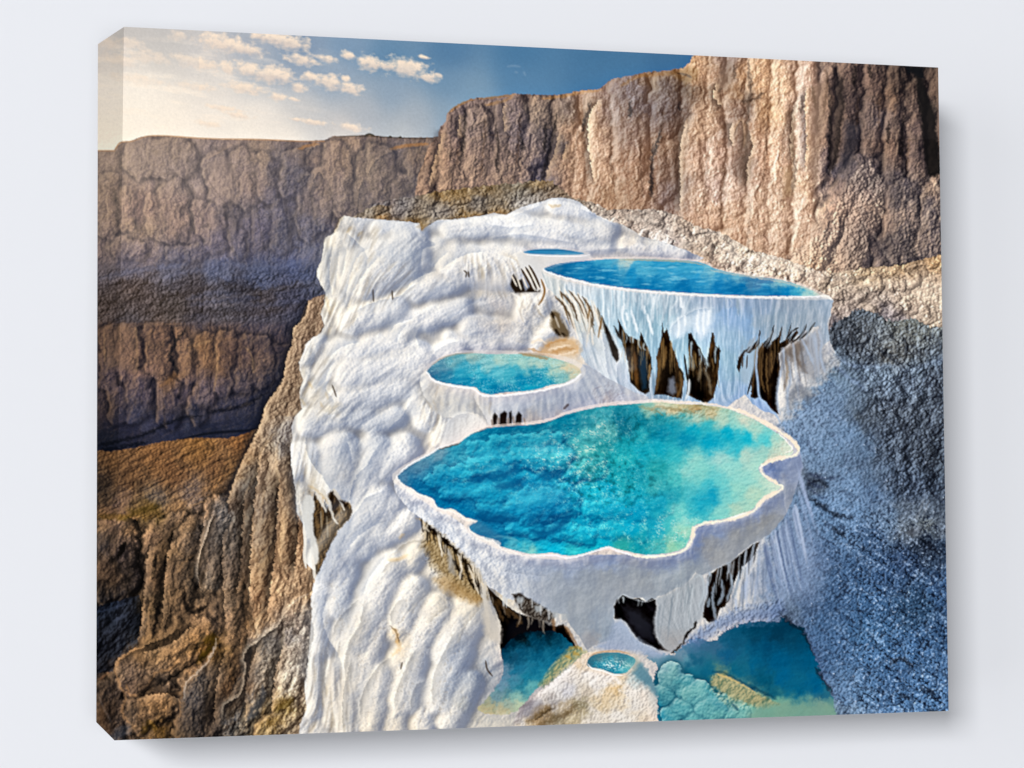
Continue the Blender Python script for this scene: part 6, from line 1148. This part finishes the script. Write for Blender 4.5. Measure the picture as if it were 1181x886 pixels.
poly('672,768 674,759 681,753 692,750.5 712,750 728,753 737,760 736,768 727,777 712,781 700,778 690,775 680,774', 'dccab0', 1.5, 3, .5, 2.5)
p7 = region(P7, .3, 3)
lay(p7, field('680,764,3f6f80 690,757,4a7a88 705,756,4f8694 720,758,3f7f92 728,762,4a93a0 690,768,1b829c 700,766,1f90aa 712,770,2a9cb2 722,770,4fa8b0 705,772,1a8098 728,768,7fb0b0', 3, 1.8))
lay(p7*np.clip(cau+cau2-.1, 0, 1)*np.exp(-(((XX-708)/18)**2+((YY-767)/7)**2)), 'e3fbf5', .9)
strokes('678,766 683,771 696,774 706,778 718,779', 1.8, 'f6f2ee', .9, 1)
strokes('680,757 690,752.5 710,751 726,754', 1.6, 'b08a62', .6, 1.2)
strokes('560,762 562,772 568,780', 2, '40332a', .8, 1.4)

# P2 rim shade and the foot of the top terrace
fold('686,299 672,301 650,305 636,309 628,313', 2, 6, .0, .45, 'ffffff', '98a6c0')
# light and shade between the curtains: darker bodies under the lips
lay(w4w*np.clip((dw_-4)/50, 0, 1)*np.clip((XX-600)/60, 0, 1)*(RG.random(1)[0]*0+1), '747c88', .14)
IMG[...] = IMG+(IMG-blur(IMG, 1))*.55+(IMG-blur(IMG, 9))*.18
IMG[...] = np.clip(IMG, 0, 1)
dk_ = np.clip(hill+far*np.clip((YY-250)/150, 0, 1)+cl1*np.clip((XX-940)/30, 0, 1)+blue*np.clip((YY-450)/200, 0, 1), 0, 1)*(1-trav)*(YY > 160)
IMG[...] = IMG*(1-dk_[..., None]*.8)+(IMG**1.12*.98)*dk_[..., None]*.8
# grain of the whole print
IMG[...] *= (1+(GR*.012)[..., None])

# ---------- which printed motif each point belongs to ----------
RID = np.zeros((H, W), np.int8)
SKY, FAR, HILL, CLIFF, PLAT, SLOPE, TERR = range(7)
for mk, k in ((far, FAR), (hill, HILL), (ridge, HILL), (cl1, CLIFF), (plat, PLAT), (blue, SLOPE), (trav, TERR)):
    RID[mk > .5] = k
for P in (WALL4,): RID[region(P) > .5] = TERR
RID[md > .5] = TERR
POOLS = [(w1, 'wide deep blue pool in the highest basin'), (region(P2w, 0, 3), 'thin blue sliver of the small pool behind the highest basin'), (w3, 'small oval turquoise pool left of centre'),
         (w4, 'large bright turquoise pool with sparkling water in the middle'), (p5, 'dark teal pool under the cave at the bottom'),
         (p6, 'deep teal pool in the bottom right'), (p7, 'tiny round turquoise pool on the front mound')]
for i, (mk, _) in enumerate(POOLS): RID[mk > .5] = 7+i
WALLS = [(wm, 'hanging white and ice-blue wall of the highest basin'), (m3, 'pale rounded wall of the small oval basin'), (w4w, 'scalloped white wall of the large middle basin')]
for i, (mk, _) in enumerate(WALLS): RID[(mk > .5) & (RID < 7)] = 14+i

# ---------- canvas geometry ----------
INK = np.clip(IMG, 0, 1)
INK = np.where(INK <= .04045, INK/12.92, ((INK+.055)/1.055)**2.4)*0.905
INK = np.clip(INK, 0, .93).astype(f4)
def back(px, py, z):                          # photo point -> point of the plane z in the canvas frame
    d = np.array([(px-CX)/FP, (py-CY)/FP, 1]); Cc = -RC.T @ TC; v = RC.T @ d
    return Cc+v*((z-Cc[2])/v[2])
TL, TR, BR, BL = [back(x, y, 0) for x, y in ((143, 31), (1082, 78), (1094, 820), (132, 854))]
TLb, BLb = back(113, 51, CD), back(111, 833, CD)
TRb, BRb = TR+[TLb[0]-TL[0]+.012, 0, CD], BR+[BLb[0]-BL[0]+.012, 0, CD]
def patch(c00, c10, c11, c01, nu, nv):
    u = np.linspace(0, 1, nu)[None, :, None]; v = np.linspace(0, 1, nv)[:, None, None]
    return (c00*(1-u)+c10*u)*(1-v)+(c01*(1-u)+c11*u)*v
def sample(px, py):
    x = np.clip(px, 0, W-1.01); y = np.clip(py, 0, H-1.01)
    i = y.astype(int); j = x.astype(int); fy = (y-i)[..., None]; fx = (x-j)[..., None]
    return ((INK[i, j]*(1-fx)+INK[i, j+1]*fx)*(1-fy)+(INK[i+1, j]*(1-fx)+INK[i+1, j+1]*fx)*fy)
NU, NV, ND = 1180, 930, 34
pieces = []
P = patch(TL, TR, BR, BL, NU, NV); pieces.append((P, to_photo(P)))
P = patch(TLb, TL, BL, BLb, ND, NV); pieces.append((P, to_photo(P)))
def mirror(a0, a1, b1, b0, nu, nv, along):    # a: edge on the front, b: edge at the wall; inks mirror the front
    P = patch(a0, a1, b1, b0, nu, nv)
    x, y = to_photo(patch(a0, a1, a1+along, a0+along, nu, nv)); return P, (x, y)
inn = np.array([-.1, 0, 0]); pieces.append(mirror(BR, TR, TRb, BRb, 400, 12, inn))
pieces.append(mirror(TR, TL, TLb, TRb, 500, 12, np.array([0, .05, 0])))
pieces.append(mirror(BL, BR, BRb, BLb, 500, 12, np.array([0, -.05, 0])))
V, K, R_, Fq = [], [], [], []
off = 0
for P, (px, py) in pieces:
    nv, nu = P.shape[:2]
    V.append(to_world(P).reshape(-1, 3)); K.append(sample(px, py).reshape(-1, 3))
    ic = np.clip(((px[:-1, :-1]+px[1:, 1:])/2+.5).astype(int), 0, W-1); jc = np.clip(((py[:-1, :-1]+py[1:, 1:])/2+.5).astype(int), 0, H-1)
    R_.append(RID[jc, ic].ravel())
    a = (np.arange(nv-1)[:, None]*nu+np.arange(nu-1)[None]).ravel()+off
    Fq.append(np.stack([a, a+nu, a+nu+1, a+1], 1)); off += nv*nu
V = np.vstack(V).astype(f4); K = np.vstack(K).astype(f4); R_ = np.concatenate(R_); Fq = np.vstack(Fq).astype(np.int32)
MP = mat_print()
base = Vector(to_world(np.array([(TLb[0]+TRb[0])/2, .5, CD])))
root = bpy.data.objects.new('canvas_print', None); C.collection.objects.link(root)
root.location = base
root['label'] = 'thick gallery-wrapped canvas print of white travertine terraces with turquoise pools, hung on the pale wall'
root['category'] = 'canvas print'
def part(name, sel, parent, label=None):
    q = Fq[sel]
    if not len(q): return None
    used, inv = np.unique(q.ravel(), return_inverse=True)
    me = bpy.data.meshes.new(name); n = len(q)
    me.vertices.add(len(used)); me.vertices.foreach_set('co', (V[used]-np.array(base, f4)).ravel())
    me.loops.add(n*4); me.loops.foreach_set('vertex_index', inv.astype(np.int32).ravel())
    me.polygons.add(n); me.polygons.foreach_set('loop_start', np.arange(0, n*4, 4, dtype=np.int32))
    me.polygons.foreach_set('loop_total', np.full(n, 4, np.int32))
    at = me.attributes.new('ink', 'FLOAT_COLOR', 'POINT')
    at.data.foreach_set('color', np.hstack([K[used], np.ones((len(used), 1), f4)]).ravel())
    me.update(calc_edges=True); me.materials.append(MP)
    o = bpy.data.objects.new(name, me); C.collection.objects.link(o); o.parent = parent
    if label: o['label'] = label
    return o
part('printed_sky', R_ == SKY, root, 'printed evening sky fading from cream to blue with small clouds')
part('printed_canyon_wall', R_ == FAR, root, 'printed far canyon wall in hazy brown shade')
part('printed_hillside', R_ == HILL, root, 'printed brown hillside and tan rocks at the lower left')
part('printed_cliff', R_ == CLIFF, root, 'printed tall sunlit limestone cliff at the upper right')
part('printed_rubble', R_ == PLAT, root, 'printed grey rubble and dry grass at the foot of the cliff')
part('printed_slope', R_ == SLOPE, root, 'printed blue shaded rocky slope at the lower right')
terr = part('printed_terrace', R_ == TERR, root, 'printed white travertine mound flowing down the middle')
for i, (_, lb) in enumerate(POOLS): part('printed_pool', R_ == 7+i, terr, lb)
for i, (_, lb) in enumerate(WALLS): part('printed_basin_wall', R_ == 14+i, terr, lb)
